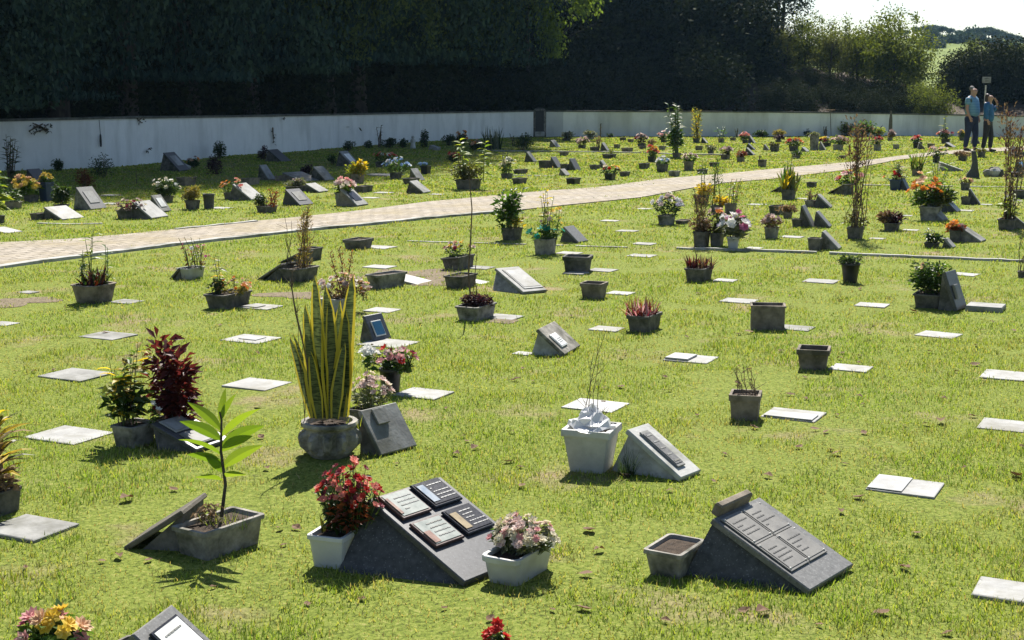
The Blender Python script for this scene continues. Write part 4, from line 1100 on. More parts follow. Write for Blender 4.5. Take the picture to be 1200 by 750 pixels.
# ---- big grey granite memorial with four bolted plates and a block on its top edge
root, o, T, S, t = marker2('big grey granite memorial with four bolted plates and a loose block on its upper edge', (796, 675), (948, 697), (834, 613), (884, 589), t=.022, base='granite_rough', top='granite_grey')
W = .28
for i in range(2):
    for j in range(2):
        s0 = S * (.05 + .37 * i); y0 = W * (.02 + .49 * j)
        q = plaque(root, T, t, s0, s0 + S * .365, y0, y0 + W * .475, 'bronze', 'bronze', (), (.2, .75, .15, .85, 4, 'plate_text'), .005)
        for a in (.08, .92):
            for b in (.07, .93):
                m = MB(); m.ball(T(s0 + S * .365 * a, y0 + W * .475 * b, t + .008), .0045, 8); m.build('bolt', 'metal', q, smooth=True)
mb = MB(); mb.box((-.012, .13, t + .018), (.03, .22, .05), T, bev=.006); mb.build('edge_block', 'brown_pot', root)

# ---- white wedge
root, o, T, S, t = marker2('white painted tilted gravestone with one dark plaque, right of the white square pot', (713, 552), (797, 564), (736, 509), (756, 502), t=.022, over=.03, ov_side=.012, base='pale_concrete', top='white_paint_pot')
plaque(root, T, t, S * .1, S * .84, .025, .085, 'slab_grey', 'granite_grey', (), (.05, .95, .2, .85, 5, 'slab'), .008)
# ---- small concrete marker with overhanging slab
root, o, T, S, t = marker2('small weathered concrete gravestone whose slab overhangs its curved foot, white card on it', (621, 416), (660, 418), (630, 390), (649, 381), t=.022, over=.06, ov_side=.012, base='pale_concrete', top='concrete')
plaque(root, T, t, S * .28, S * .78, .03, .15, 'plaque_pale', 'plaque_pale', (), (.25, .75, .25, .85, 4, 'slab_grey'), .008)
# ---- upright slab with a cross behind the carved urn
root, o, T, S, t = marker2('grey tilted slab with a small raised plate near its top, right of the carved urn', (422, 532), (446, 535), (421, 483), (460, 474), t=.02, base='dark_concrete', top='slab_grey')
mb = MB(); mb.box((S * .22, .085, t + .007), (S * .34, .075, .012), T, bev=.002); mb.build('plate', 'slab_grey', root)
# ---- broad wedge in the middle
root, o, T, S, t = marker2('broad grey gravestone with a pale sloping face, behind the small concrete one', (576, 341), (614, 345), (581, 317), (606, 315), t=.022, base='concrete', top='slab_grey')
plaque(root, T, t, S * .1, S * .9, .03, .22, 'slab', 'slab', (), None, .004)
# ---- dark leaning slab by the round bush
root, o, T, S, t = marker2('dark steep headstone leaning back beside the round bush with red flowers', (1099, 363), (1118, 365), (1104, 320), (1115, 317), t=.03, base='dark_concrete', top='granite')
plaque(root, T, t, S * .36, S * .72, .02, .10, 'bronze', 'bronze', (), None, .02)
# ---- small dark stone with a blue plaque behind the snake plant
root, o, T, S, t = marker('small dark headstone with a blue plaque, partly behind the snake plant', (420, 399), (444, 401), 28, .16, apex=.35, t=.02, over=.02, base='dark_concrete', top='granite', yaw=-35, L=.8)
plaque(root, T, t, S * .25, S * .85, .02, .12, 'plaque_pale', 'plaque_blue', (), None, .008)
# ---- framed white plaque at the lower edge
root, o, T, S, t = marker('grey granite gravestone with a white framed plaque at the lower edge of the picture', (120, 790), (207, 800), 46, .22, apex=.4, t=.025, over=.02, base='granite_rough', top='granite_grey')
plaque(root, T, t, .03, S * .85, .03, .19, 'plaque_dark', 'plaque_pale', (), (.2, .8, .2, .8, 3, 'slab_grey'), .01)
# ---- tilted board leaning on the sapling trough, and others leaning left
def board(label, q0, q1, W, t=.02, mat='dark_concrete', name='leaning_board', yaw=None):
    """q0: foot point on the lawn, q1: (x, y, height px) top edge leaning on a pot to the right"""
    a = G(*q0); u = 1 / SCL(a); b = G(q1[0], q1[1]); v = b - a; yw = math.atan2(v.y, v.x); LL = math.hypot(v.x, v.y); h = q1[2] * u
    root = thing(name, label, 'gravestone', a, yw, 'boards and slabs leaning left against pots')
    an = math.atan2(h, LL); S = math.hypot(LL, h); c, s = math.cos(an), math.sin(an)
    def T(x, y, z): return (x * c - z * s, y, x * s + z * c)
    mb = MB(); mb.box((S / 2, W / 2, 0), (S, W, t), T, bev=.004); mb.build('board', mat, root)
    mb = MB(); mb.add([(.03, .015, -.03), (LL * .97, .015, -.03), (LL * .97, .015, h * .93), (.03, W - .015, -.03), (LL * .97, W - .015, -.03), (LL * .97, W - .015, h * .93)], [(0, 1, 2), (5, 4, 3), (0, 3, 4, 1), (1, 4, 5, 2), (2, 5, 3, 0)]); mb.build('support', 'dark_concrete', root)
    return root
board('long dark tilted slab leaning on the trough of the leafy sapling', (146, 644), (216, 648, 48), .24, .02, 'wood')
board('dark slab leaning left under the dry cypress pot', (302, 328), (330, 330, 20), .22)
board('dark board leaning left behind the dry cypress', (326, 309), (352, 311, 15), .2)
board('dark board leaning left on the white pot of thin pink flowers', (199, 327), (210, 328, 13), .2)
board('dark board leaning left on the pot of pink flowers near the tall dry shrub', (969, 227), (988, 229, 12), .25)
board('small dark board leaning left beside the yellow striped plant', (903, 225), (917, 226, 9), .25)

# ---- snake plant in the carved urn
r = planter('tall snake plant with yellow edged leaves in a carved grey urn', 387, 540, 67, 54, 'concrete', (('twigs', -30, 14, 150, D(n=2, nl=0, branch=1)), ('grass', 28, 20, 18, D(n=16)),), style='carved', name='potted_plant')
pos = r.location; u = 1 / SCL(pos); z = 48 * u
mb = MB()
for (bx, by, tx, L, w, k) in ((-14, 4, -42, 122, 10, .2), (-9, 3, -26, 138, 16, .1), (-4, -4, -10, 200, 22, .05), (4, 0, 4, 170, 18, .05), (10, 2, 30, 200, 20, .10), (6, -6, 2, 185, 22, .04), (15, 3, 20, 150, 17, .06), (-12, -5, -22, 160, 17, .06), (0, 6, 14, 165, 15, .05), (-18, -2, -46, 118, 11, .12), (12, -9, 22, 108, 15, .25), (-6, -9, -14, 96, 15, .12)):
    L *= .84; ry = r.rotation_euler.z; sa = -ry + rnd.uniform(-.7, .7)
    vx, vy = (tx - bx) * .8 * u, rnd.uniform(-.1, .1) * L * u * .3; cr, sr = math.cos(-ry), math.sin(-ry)
    mb.blade((bx * u * cr, bx * u * sr + by * u, z - .01), (vx * cr - vy * sr, vx * sr + vy * cr, L * u), L * u * 1.0, w * u * 1.38, k * .8, 9, 0, prof=lambda t: (.6 + .4 * min(1, t * 3)) * max(.02, (1 - t) ** .45 if t > .3 else 1.0 * (.7 ** .45)), side=(math.cos(sa), math.sin(sa), 0), uv=True)
mb.build('leaves', 'sanse', r)
ms = MB(); ry = -r.rotation_euler.z; cr, sr = math.cos(ry), math.sin(ry)
ST = [(x * u * cr, x * u * sr - .02, z + h_ * u) for x, h_ in ((-12, -4), (-18, 40), (-24, 80), (-33, 120), (-37, 150), (-36, 168))]
ms.tube(ST, [.006, .0055, .005, .004, .003, .002], 6)
for k in range(9):
    a = Vector(ST[3 + k % 3]); ms.tube([a, a + Vector((rnd.uniform(-.04, .04), rnd.uniform(-.02, .02), rnd.uniform(.02, .07)))], [.0025, .0012], 4)
ms.build('dry_stem', 'twig', r)
planter('grey green succulent rosettes and dried flowers between the carved urn and the grey tilted slab', 430, 502, 46, 28, 'dark_concrete', (('flowers', 4, 64, 46, D(cols=('cream', 'dusty', 'pale_pink'), leafmat='grey_green', n=36, fr=.022)), ('grass', -6, 40, 25, D(n=26)),), ratio=1)
# ---- croton and red leaved shrub
planter('planter with a yellow and green croton, left of the big maroon shrub', 158, 526, 52, 36, 'concrete', (
    ('stems', -6, 50, 100, D(mat=('dry_green', 'green', 'yellow_leaf'), n=4, per=16, leafL=.11, leafW=.36)), ('bush', -10, 52, 48, D(mat='dark_green', leaf=.07)), ('stems', -16, 44, 78, D(mat=('yellow_leaf', 'lime'), n=3, per=5, leafL=.10, leafW=.4)), ('flowers', 14, 40, 36, D(cols=('peach', 'white'), n=6)), ('grass', -24, 12, 20, D(n=6, mat='red_brown'))), ratio=1.3)
planter('tall maroon leaved shrub with round leaves in a dark pot beside the croton', 199, 515, 38, 30, 'dark_concrete', (
    ('bush', 8, 62, 96, D(mat='maroon', leaf=.065, dens=1.6)), ('flowers', 26, 28, 42, D(cols=('blue', 'white', 'pale_pink'), n=8)), ('bush', 0, 44, 30, D(mat='purple_leaf', leaf=.05))), ratio=1.2)
root, o, T, S, t = marker2('low dark gravestone with pale plates in front of the maroon shrub', (186, 528), (231, 531), (178, 500), (214, 489), t=.02, base='dark_concrete', top='granite')
plaque(root, T, t, S * .06, S * .45, .02, .17, 'slab', 'slab', (), None, .008); plaque(root, T, t, S * .52, S * .92, .02, .17, 'slab_grey', 'slab', (), None, .008)
# ---- sapling trough
r = planter('leafy bright green sapling in a long weathered concrete trough', 258, 657, 104, 62, 'concrete', (('grass', 0, 50, 22, D(n=60)), ('grass', 20, 50, 26, D(n=40, mat='dark_green')), ('twigs', -16, 46, 20, D(n=7, leaf=.03)),), ratio=1.75, rd=.1, taper=.88, yaw=-35, rim=.16)
u = 1 / SCL(r.location); z = 40 * u; mb = MB(); ms = MB(); yv = r.rotation_euler.z
def loc(dx, dy, dz):   # picture-right, away, up (px) -> pot frame
    X, Y = dx * u, dy * u; c, s = math.cos(-yv), math.sin(-yv); return Vector((X * c - Y * s, X * s + Y * c, z + dz * u))
ms.tube([loc(2, 6, -4), loc(8, 6, 35), loc(4, 6, 75), loc(6, 6, 112), loc(4, 6, 122)], [.007, .006, .005, .004, .003], 6)
for (h, tx, th, w) in ((40, -30, 52, 9), (44, 30, 56, 10), (55, 42, 92, 13), (58, -38, 80, 15), (75, 34, 104, 12), (70, -46, 100, 14), (80, 46, 118, 14), (92, 40, 138, 10), (88, -42, 122, 13), (100, -30, 142, 11), (108, 2, 150, 8), (112, 12, 146, 7), (50, -14, 76, 12)):
    a = loc(5, 6, h); e = loc(5 + tx, 6 + rnd.uniform(-14, 8), th); L = (e - a).length
    mb.blade(a, (e - a) + Vector((0, 0, L * .12)), L * .98, w * u * 1.12, .5, 7, 0, prof=lambda t: max(.05, math.sin(math.pi * (t ** .85)) ** .8) if t > .12 else .12, side=(e - a).cross(Vector((math.sin(-yv) * -1 + rnd.uniform(-1.1, 1.1), math.cos(-yv), rnd.uniform(-.6, 1.0)))))
ms.build('stem', 'bark', r); mb.build('leaves', 'bright', r)
# ---- red begonia
planter('red and salmon begonia in a white plastic pot behind the big dark memorial', 397, 668, 70, 60, 'white_plastic', (
    ('bush', 8, 66, 50, D(mat='red_brown', leaf=.035, dens=.8)), ('bush', 4, 60, 40, D(mat='dark_green', leaf=.04, dens=.8)),
    ('flowers', 14, 84, 88, D(cols=('red', 'salmon', 'red', 'salmon', 'wine'), leafmat='dark_green', fr=.0155, n=85, d=.6)), ('spikes', -14, 20, 18, D(mats=('red_brown', 'olive'), n=8, wd=.3))), ratio=1.5, yaw=-20, rim=.14)
planter('white plastic trough of pale pink and cream flowers in front of the dark memorial', 608, 688, 94, 62, 'white_plastic', (
    ('flowers', 6, 84, 38, D(cols=('pale_pink', 'cream', 'pink', 'pale_pink', 'cream'), leafmat='grey_green', fr=.018, n=80, d=.9)), ('bush', -22, 36, 26, D(mat='green', leaf=.026, dens=1.2)), ('bush', 26, 40, 26, D(mat='grey_green', leaf=.026, dens=.7))), ratio=1.95, rim=.2, rd=.35, yaw=-30)
planter('empty weathered trough with bare soil, left of the big grey memorial', 790, 680, 82, 54, 'concrete', (), ratio=1.45, taper=.8, rim=.16, yaw=-32, jit=.02)
# ---- white square pot with bag and twigs
r = planter('white square pot holding a crumpled white bag and thin bare twigs', 693, 557, 76, 66, 'white_paint_pot', (('twigs', 0, 34, 112, D(n=4, nl=0, branch=3, r=.0018)), ('twigs', 8, 34, 28, D(n=9, branch=4))), ratio=1.0, taper=.72, rim=.16, rd=.08, yaw=-20)
u = 1 / SCL(r.location); mb = MB(); n = 14
ls = []
for k in range(7):
    q = k / 6; ls.append([((30 * (1 - q) ** .8 + 2) * u * math.cos(a) * rnd.uniform(.75, 1.1), (28 * (1 - q) ** .8 + 2) * u * math.sin(a) * rnd.uniform(.75, 1.1), (50 + 24 * q + rnd.uniform(-4, 4)) * u) for a in [j * 2 * math.pi / n for j in range(n)]])
mb.loops(ls, 0, False, True); mb.build('bag', 'bag', r)
tw = planter('tuft of grass growing against the white square pot', 734, 560, 16, 8, 'soil', (('grass', 0, 22, 46, D(n=60, mat='dark_green')),), style='round', name='grass_clump', cat='grass clump', group='grass clumps', soil=None)
# ---- lower edge
planter('pink and yellow artificial flowers at the lower left edge of the picture', 62, 800, 76, 40, 'concrete', (('flowers', 0, 86, 64, D(cols=('yellow', 'magenta', 'yellow', 'pink', 'peach'), leafmat='green', fr=.03, n=16, lf=1.2)), ('bush', 4, 70, 34, D(mat='dark_green', leaf=.03))), ratio=1.5)
planter('concrete pot of rubble with one strand of grass at the lower left edge', 150, 790, 62, 44, 'concrete', (('grass', 0, 30, 10, D(n=14)),), ratio=1.3, soil='soil')
planter('bright red flowers on short stalks at the lower middle edge', 580, 792, 40, 34, 'dark_concrete', (('flowers', 0, 34, 38, D(cols=('red',), fr=.018, n=12, leafmat='dark_green')),), ratio=1.3)
planter('dark dry leaved plant in a narrow pot cut by the left edge', 2, 606, 48, 40, 'dark_concrete', (('stems', 0, 42, 90, D(mat=('dry', 'olive', 'yellow_leaf'), n=5, per=14, leafL=.14, leafW=.2, up=1.2)), ('bush', 0, 40, 26, D(mat='dry', leaf=.05))), ratio=1.2)
# ---- square pots in the right half
planter('square weathered pot with dry twigs, left of a pale slab', 873, 494, 44, 38, 'brown_pot', (('twigs', 0, 48, 34, D(n=9, leaf=.02, nl=1, branch=3)), ('twigs', 16, 50, 12, D(n=5))), ratio=1.0, taper=.88, rim=.24, rd=.06, yaw=-14)
planter('square empty cement pot with one blade of grass, beside a pale slab', 953, 435, 47, 31, 'brown_pot', (('grass', 4, 8, 6, D(n=5)),), ratio=1.0, taper=.8, rim=.25, rd=.06, yaw=-16, name='empty_planter', cat='planter', group='empty planters on the graves', fill=.5)
planter('plain brown rectangular pot with streaked sides, empty', 899, 387, 45, 33, 'brown_pot', (), ratio=.75, taper=1.0, rim=.08, rd=.06, yaw=-8, fill=.6)
planter('pink and red spiky bromeliad in a dark long pot', 755, 390, 48, 26, 'dark_concrete', (('spikes', -4, 66, 22, D(mats=('maroon', 'wine', 'red_brown', 'pink', 'dusty'), n=120, wd=.10, bend=.25)),), ratio=1.7, rim=.2)
planter('empty dark pot with a wide rim behind the bromeliad', 696, 351, 37, 22, 'brown_pot', (), ratio=1.0, taper=.82, rim=.22, yaw=-22, fill=.6)
planter('empty square dark pot with a reddish strip down its side', 677, 320, 39, 22, 'dark_concrete', (('twigs', -6, 5, 3, D(n=3)),), ratio=1.0, rim=.24, yaw=-12, fill=.5, name='empty_planter', cat='planter', group='empty planters on the graves')
planter('brown spiky bromeliads in a low dark pot with one thin tall stem', 819, 331, 40, 20, 'dark_concrete', (('spikes', -10, 28, 17, D(mats=('purple_leaf', 'maroon', 'dry'), n=34, wd=.16)), ('spikes', 10, 34, 17, D(mats=('purple_leaf', 'red_brown', 'dry'), n=40, wd=.16)), ('twigs', -6, 4, 50, D(n=1, branch=0))), ratio=1.6, rim=.14)
planter('small green plant in a dark tapered pot on the right lawn', 996, 332, 23, 25, 'black_pot', (('bush', 0, 28, 10, D(mat='dark_green', leaf=.035)),), style='round', taper=.7, rim=.1)
planter('round dense green bush with a few red flowers in a long grey pot', 1089, 362, 50, 22, 'dark_concrete', (('bush', -2, 66, 38, D(mat='dark_green', leaf=.04, dens=1.6)), ('bush', 0, 60, 36, D(mat='green', leaf=.04, dens=.8)), ('flowers', 0, 36, 46, D(cols=('orange', 'peach', 'red'), n=5, fr=.022, lf=.5))), ratio=1.4)
planter('bowl shaped pot with bromeliads and green leafy stems on the left lawn', 111, 357, 57, 28, 'brown_pot', (('spikes', 0, 54, 24, D(mats=('purple_leaf', 'dark_green', 'red_brown'), n=46, wd=.2)), ('stems', -4, 26, 66, D(mat=('green', 'lime'), n=3, per=9, leafL=.12)), ('stems', 16, 22, 46, D(mat=('green',), n=2, per=10, leafL=.09)), ('stems', -14, 20, 40, D(mat=('dark_green',), n=3, per=9, leafL=.07))), style='trough', ratio=1.2, taper=.78, rd=.5, rim=.06)
planter('white pot with thin pink and white flowering stems near the path', 224, 328, 32, 17, 'white_plastic', (('stems', 6, 44, 34, D(mat=('red_brown', 'purple_leaf', 'grey_green'), n=9, per=8, leafL=.05)), ('flowers', 4, 36, 32, D(cols=('pink', 'white', 'magenta'), n=8, fr=.02, leafmat='red_brown'))), ratio=1.7)
planter('dark trough with orange flowers and a light sprig, left of the dry cypress', 268, 363, 54, 24, 'dark_concrete', (('flowers', 8, 48, 18, D(cols=('orange', 'peach', 'dusty'), leafmat='dry_green', n=26, fr=.02)), ('stems', -14, 22, 44, D(mat=('grey_green', 'yellow_leaf'), n=2, per=14, leafL=.08)), ('bush', -14, 26, 16, D(mat='dark_green', leaf=.03))), ratio=1.8)
planter('dry brown cypress columns in a long dark pot', 351, 331, 47, 21, 'dark_concrete', (('columns', 4, 30, 72, D(n=5, mats=('dry_green', 'dry'), dens=3.2, rad=.07)), ('twigs', -14, 14, 60, D(n=3)), ('twigs', 0, 34, 14, D(n=8))), ratio=1.6)
planter('dark pot behind the dry cypress pot', 364, 306, 30, 17, 'dark_concrete', (), ratio=1.5)
planter('empty dark planter at the middle left, just below the path', 420, 293, 37, 15, 'dark_concrete', (), ratio=1.5, rim=.3)
planter('long empty grey planter sunk askew behind a bright slab', 453, 339, 50, 22, 'concrete', (), ratio=2.2, rim=.14, yaw=-40)
planter('grey planter with a pale tuft of grass in front of the bouquet pot', 540, 339, 42, 20, 'dark_concrete', (('grass', -6, 24, 16, D(n=30, mat='lime')),), ratio=1.7, rim=.14)
planter('dark red and pale roses in a tilted dark planter', 538, 317, 42, 19, 'dark_concrete', (('flowers', 2, 44, 18, D(cols=('pale_pink', 'wine', 'peach', 'yellow'), leafmat='dark_green', n=20, fr=.024)),), ratio=1.8, tilt=(0, -5))
planter('cracked grey pot of dry weeds with one very tall thin stem', 558, 377, 52, 24, 'concrete', (('twigs', -4, 9, 150, D(n=1, nl=0, branch=0, r=.006)), ('twigs', 2, 20, 66, D(n=3, branch=2)), ('bush', 0, 46, 12, D(mat='purple_leaf', leaf=.03)), ('bush', -4, 44, 14, D(mat='dry', leaf=.03, dens=.6))), ratio=1.7, rim=.12)
planter('pale and orange dried bouquet in a pale pot behind the snake plant', 396, 368, 44, 22, 'pale_concrete', (('flowers', 8, 70, 30, D(cols=('cream', 'pale_pink', 'peach', 'dusty', 'white'), leafmat='dry', n=34, fr=.028)), ('columns', 6, 40, 58, D(n=3, mats=('red_brown', 'dry'), dens=.8)), ('flowers', 32, 20, 26, D(cols=('orange', 'peach'), leafmat='dry', n=8, free=1))), ratio=1.2)
planter('bouquet of red, pink and cream roses in a dark vase behind the carved urn', 458, 461, 28, 32, 'black_pot', (('flowers', 4, 60, 26, D(cols=('red', 'pale_pink', 'pink', 'wine', 'cream'), leafmat='dark_green', n=22, fr=.030)), ('spikes', 10, 54, 32, D(mats=('dark_green', 'green'), n=16, wd=.16)), ('flowers', -26, 28, 36, D(cols=('white',), n=6, fr=.03))), style='round', taper=.75)

# ---- flat slabs, near and middle
slab('bright pale slab with a seam down its middle, right of the big grey memorial', 1061, 571, 88, 'slab', plates=((-.97, .05, -.95, .95, 'slab_white', .004),))
slab('pale slab cut by the right edge, nearest of the flat slabs', 1186, 696, 92, 'slab', h=.014)
slab('pale slab with a raised plate beside the pot of dry twigs', 930, 487, 72, 'slab', plates=((-.9, .9, -.95, .1, 'slab_white', .006),))
slab('pale slab at the right edge beside the upper far corner of the lawn', 1184, 441, 70, 'slab')
slab('pale slab at the right edge, below a similar one', 1184, 500, 76, 'slab')
slab('pale clean slab below the headstone with the round bush', 1100, 393, 50, 'slab', yaw=-36)
slab('white slab touching the square empty pot', 997, 432, 50, 'slab')
slab('pale slab with a white raised plaque on its left half', 810, 421, 60, 'slab', plates=((-.95, .1, -.9, .6, 'slab_white', .012),))
slab('white marble slab behind the white square pot, twigs before it', 698, 476, 72, 'slab_white')
slab('pale slab left of the pink bromeliad', 711, 386, 40, 'slab')
slab('thin pale slab in the middle of the right lawn', 866, 353, 44, 'slab_grey')
slab('grey slab at the foot of the plain brown pot', 932, 385, 44, 'slab_grey')
slab('thin grey slab left of the dark tapered pot', 962, 330, 42, 'slab_grey')
slab('small pale slab below the dark tapered pot', 1022, 358, 40, 'slab')
slab('pale slab right behind the steep headstone', 1131, 322, 32, 'slab', yaw=-38)
slab('thick mossy slab with dark sides right of the steep headstone', 1155, 363, 46, 'slab_grey', h=.04)
slab('small white slab beside the low spiky bromeliads', 850, 329, 28, 'slab')
slab('pale slab behind the pink bromeliad', 727, 344, 32, 'slab')
slab('thin slab in the lawn above the reddish strip pot', 752, 300, 34, 'slab_grey')
slab('faint small slab just above the broken lawn edging', 755, 286, 28, 'slab_grey')
slab('white slab in front of the grey pot with yellow plants', 667, 297, 30, 'slab')
slab('pale slab right of the square pot with the reddish strip', 706, 317, 34, 'slab_grey')
slab('dark narrow slab edge in front of the pot with the reddish strip', 675, 321, 28, 'slab_grey', h=.014)
slab('long pale slab at the middle of the left lawn, left of the croton', 81, 511, 88, 'slab', h=.009)
slab('pale slab on the left lawn, left of the maroon shrub', 89, 440, 74, 'slab_grey', h=.009)
slab('pale slab in the upper left lawn below the bowl pot', 127, 394, 58, 'slab_grey')
slab('pale slab with a small plate, below the orange flower trough', 294, 398, 62, 'slab', plates=((-.4, .5, -.4, .5, 'slab_white', .004),))
slab('pale slab between the maroon shrub and the snake plant', 301, 451, 70, 'slab')
slab('small slab at the left edge of the upper lawn', 4, 380, 32, 'slab')
slab('tiny pale slab near the left end of the path', 33, 343, 22, 'slab_grey')
slab('pale slab at the foot of the bowl shaped pot', 148, 354, 36, 'slab_grey')
slab('pale slab at the foot of the orange flower trough', 306, 360, 46, 'slab', plates=((-.9, .2, -.8, .2, 'slab_grey', .006),))
slab('large grey slab cut by the left edge, nearest on the left', 35, 621, 96, 'slab_grey', h=.014)
slab('pale slab behind the blue plaque stone', 448, 364, 40, 'slab')
slab('small pale slab behind the long empty planter', 445, 313, 36, 'slab')
slab('thin slab at the foot of the planter below the path', 444, 290, 38, 'slab')
slab('bright white slab propped up beside the long empty planter', 482, 331, 48, 'slab_white', h=.03, tilt=9)
slab('pale slab at the foot of the cracked pot with the tall stem', 590, 372, 44, 'slab_grey')
slab('small white slab at the foot of the grass tuft planter', 562, 331, 28, 'slab_white', tilt=6)
slab('pale slab behind the tilted rose planter', 562, 314, 34, 'slab_grey')
slab('long pale slab behind the rose bouquet', 455, 403, 64, 'slab')
slab('white slab in front of the rose bouquet', 496, 462, 64, 'slab')
slab('small pale slab at the foot of the overhanging concrete gravestone', 613, 415, 24, 'slab')
# ================================================================ middle and far rows right of centre
planter('big green leafy bush in a dark pot just below the path', 600, 282, 28, 16, 'dark_concrete', (('bush', 0, 34, 42, D(mat='green', leaf=.09)), ('stems', 0, 30, 46, D(mat=('green', 'dark_green'), n=7, per=12, leafL=.13)), ('bush', 8, 14, 14, D(mat='yellow_leaf', leaf=.06, dens=.5))), ratio=1.3)
planter('pale grey pot with yellow and green plants wrapped in teal cloth', 639, 299, 31, 21, 'concrete', (('stems', 2, 28, 54, D(mat=('yellow_leaf', 'lime', 'grey_green'), n=6, per=11, leafL=.11)), ('flowers', 0, 42, 14, D(cols=('teal',), leafmat='green', n=14, fr=.04, d=1)), ('flowers', 8, 34, 40, D(cols=('white', 'pale_pink', 'yellow'), n=9, fr=.03))), ratio=1.2)
mk('dark tilted gravestone right of the pot with yellow and green plants', 655, 285, 30, 17, 'granite_rough', 'granite_grey')
planter('white and lilac flowers in a grey pot just below the path', 781, 264, 25, 13, 'concrete', (('flowers', 0, 36, 28, D(cols=('lilac', 'white', 'pale_pink', 'dusty'), leafmat='dark_green', n=26, fr=.04)),), ratio=1.5)
planter('long dark low planter beside the white and lilac flowers', 800, 263, 22, 6, 'dark_concrete', (), ratio=2)
slab('pale slab left of the white and lilac flowers', 755, 245, 18, 'slab'); slab('pale slab in the lawn below the path, right of the teal wrapped pot', 715, 259, 22, 'slab'); slab('thin slab with a red bloom lying on it', 735, 271, 26, 'slab_grey')
planter('dark pot with a yellow plant and one tall green stem', 822, 240, 22, 12, 'black_pot', (('stems', 2, 16, 36, D(mat='green', n=2, per=12, leafL=.1)), ('bush', 4, 20, 12, D(mat='yellow_leaf', leaf=.06))), ratio=1.4)
planter('tall green spiky column in a dark pot, behind the white bouquet', 840, 250, 18, 10, 'dark_concrete', (('columns', 0, 18, 46, D(n=3, mats=('green', 'dark_green'), dens=1.6, rad=.12)), ('bush', 8, 16, 10, D(mat='yellow_leaf', leaf=.06))), ratio=1.3)
planter('square dark pot with olive stems, right of the tall spiky column', 856, 251, 17, 13, 'brown_pot', (('stems', 2, 24, 26, D(mat=('olive', 'red_brown', 'green'), n=5, per=9, leafL=.1)),), ratio=1.2)
planter('low dark pot right behind the white bouquet', 869, 262, 14, 9, 'dark_concrete', (), ratio=1.2)
planter('tall dry brown spikes in a dark pot, left of the white bouquet', 822, 290, 24, 20, 'dark_concrete', (('columns', 0, 26, 48, D(n=5, mats=('dry', 'olive', 'purple_leaf'), dens=1.3, rad=.08)), ('bush', 2, 28, 14, D(mat='dry', leaf=.05))), ratio=1.3)
planter('orange and pale flowers in a dark pot between the dry spikes and the white bouquet', 840, 289, 20, 17, 'dark_concrete', (('flowers', 0, 26, 30, D(cols=('orange', 'pale_pink', 'dusty'), leafmat='dark_green', n=14, fr=.04)), ('bush', 4, 26, 16, D(mat='olive', leaf=.05))), ratio=1.1)
planter('bouquet of white and pink flowers in a white vase beside the lawn edging', 859, 292, 16, 15, 'white_plastic', (('flowers', 1, 36, 28, D(cols=('white', 'lilac', 'white', 'magenta', 'white'), leafmat='grey_green', n=30, fr=.05)),), style='round', taper=.7)
slab('pale slab right of the white bouquet', 884, 291, 20, 'slab'); slab('pale slab in the lawn right of the low dark pot', 888, 240, 24, 'slab_grey')
planter('pot with pinkish dry flowers left of the tall dry shrub', 904, 280, 21, 15, 'concrete', (('flowers', 0, 22, 14, D(cols=('dusty', 'pale_pink'), leafmat='dry', n=14, fr=.04)),), ratio=1.4)
slab('thin slab right of the pinkish dry flower pot', 928, 278, 28, 'slab_grey')
planter('low wide grey bowl pot, empty, left of the leaning dark slabs', 910, 252, 23, 12, 'dark_concrete', (), ratio=1.3)
planter('small pot with reddish sprouts, upper of the pots near the yellow striped plant', 950, 243, 18, 9, 'concrete', (('twigs', 0, 14, 10, D(n=6, leaf=.05)),), ratio=1.3)
mk('tilted gravestone with a pale face right of the pot with reddish sprouts', 954, 244, 24, 14, 'granite_rough', 'slab_grey')
planter('dark pot in front of two dark leaning gravestones', 935, 267, 18, 11, 'dark_concrete', (), ratio=1.3)
mk('dark gravestone leaning back, left of a pair', 936, 267, 20, 24, 'dark_concrete', 'granite_grey', apex=.2)
mk('dark gravestone leaning back, right of a pair', 954, 267, 22, 17, 'dark_concrete', 'granite_grey', apex=.15)
planter('small pot with a dusty pink shrub behind the dark leaning pair', 923, 256, 14, 8, 'brown_pot', (('bush', 0, 18, 8, D(mat='dry', leaf=.05)),), ratio=1.3)
planter('dark square pot left of the pale tilted slab above the lawn edging', 955, 294, 21, 16, 'dark_concrete', (), ratio=1.0)
mk('pale tilted slab above the lawn edging', 962, 293, 26, 19, 'concrete', 'slab_grey', apex=.1)
planter('very tall dry shrub of thin bare stems, dense and brown at the top', 1002, 281, 25, 16, 'dark_concrete', (('columns', 0, 32, 120, D(n=8, mats=('dry', 'purple_leaf', 'dry'), dens=.42, top_heavy=.6, rad=.10, leaf=.05)), ('bush', 0, 24, 18, D(mat='olive', leaf=.05, dens=.5)), ('twigs', 0, 28, 116, D(n=6, branch=3))), ratio=1.2)
slab('pale slab at the foot of the very tall dry shrub', 1028, 280, 20, 'slab_grey')
planter('orange lily flowers in a stone pot on the right', 1090, 259, 34, 19, 'concrete', (('flowers', -14, 30, 36, D(cols=('orange', 'peach', 'orange'), leafmat='green', n=16, fr=.06)), ('bush', 2, 38, 20, D(mat='dark_green', leaf=.07)), ('bush', 6, 30, 14, D(mat='olive', leaf=.06))), ratio=1.3)
mk('grey tilted gravestone right of the orange lilies', 1084, 259, 26, 18, 'concrete', 'slab_grey', apex=.2)
planter('green palm like plant behind the orange lilies', 1104, 248, 22, 14, 'dark_concrete', (('stems', -4, 30, 50, D(mat=('green', 'bright'), n=5, per=9, leafL=.2, leafW=.18)), ('bush', 0, 26, 14, D(mat='dark_green', leaf=.08))), ratio=1.2)
mk('dark shiny gravestone right of the palm like plant', 1102, 249, 24, 15, 'granite_rough', 'granite')
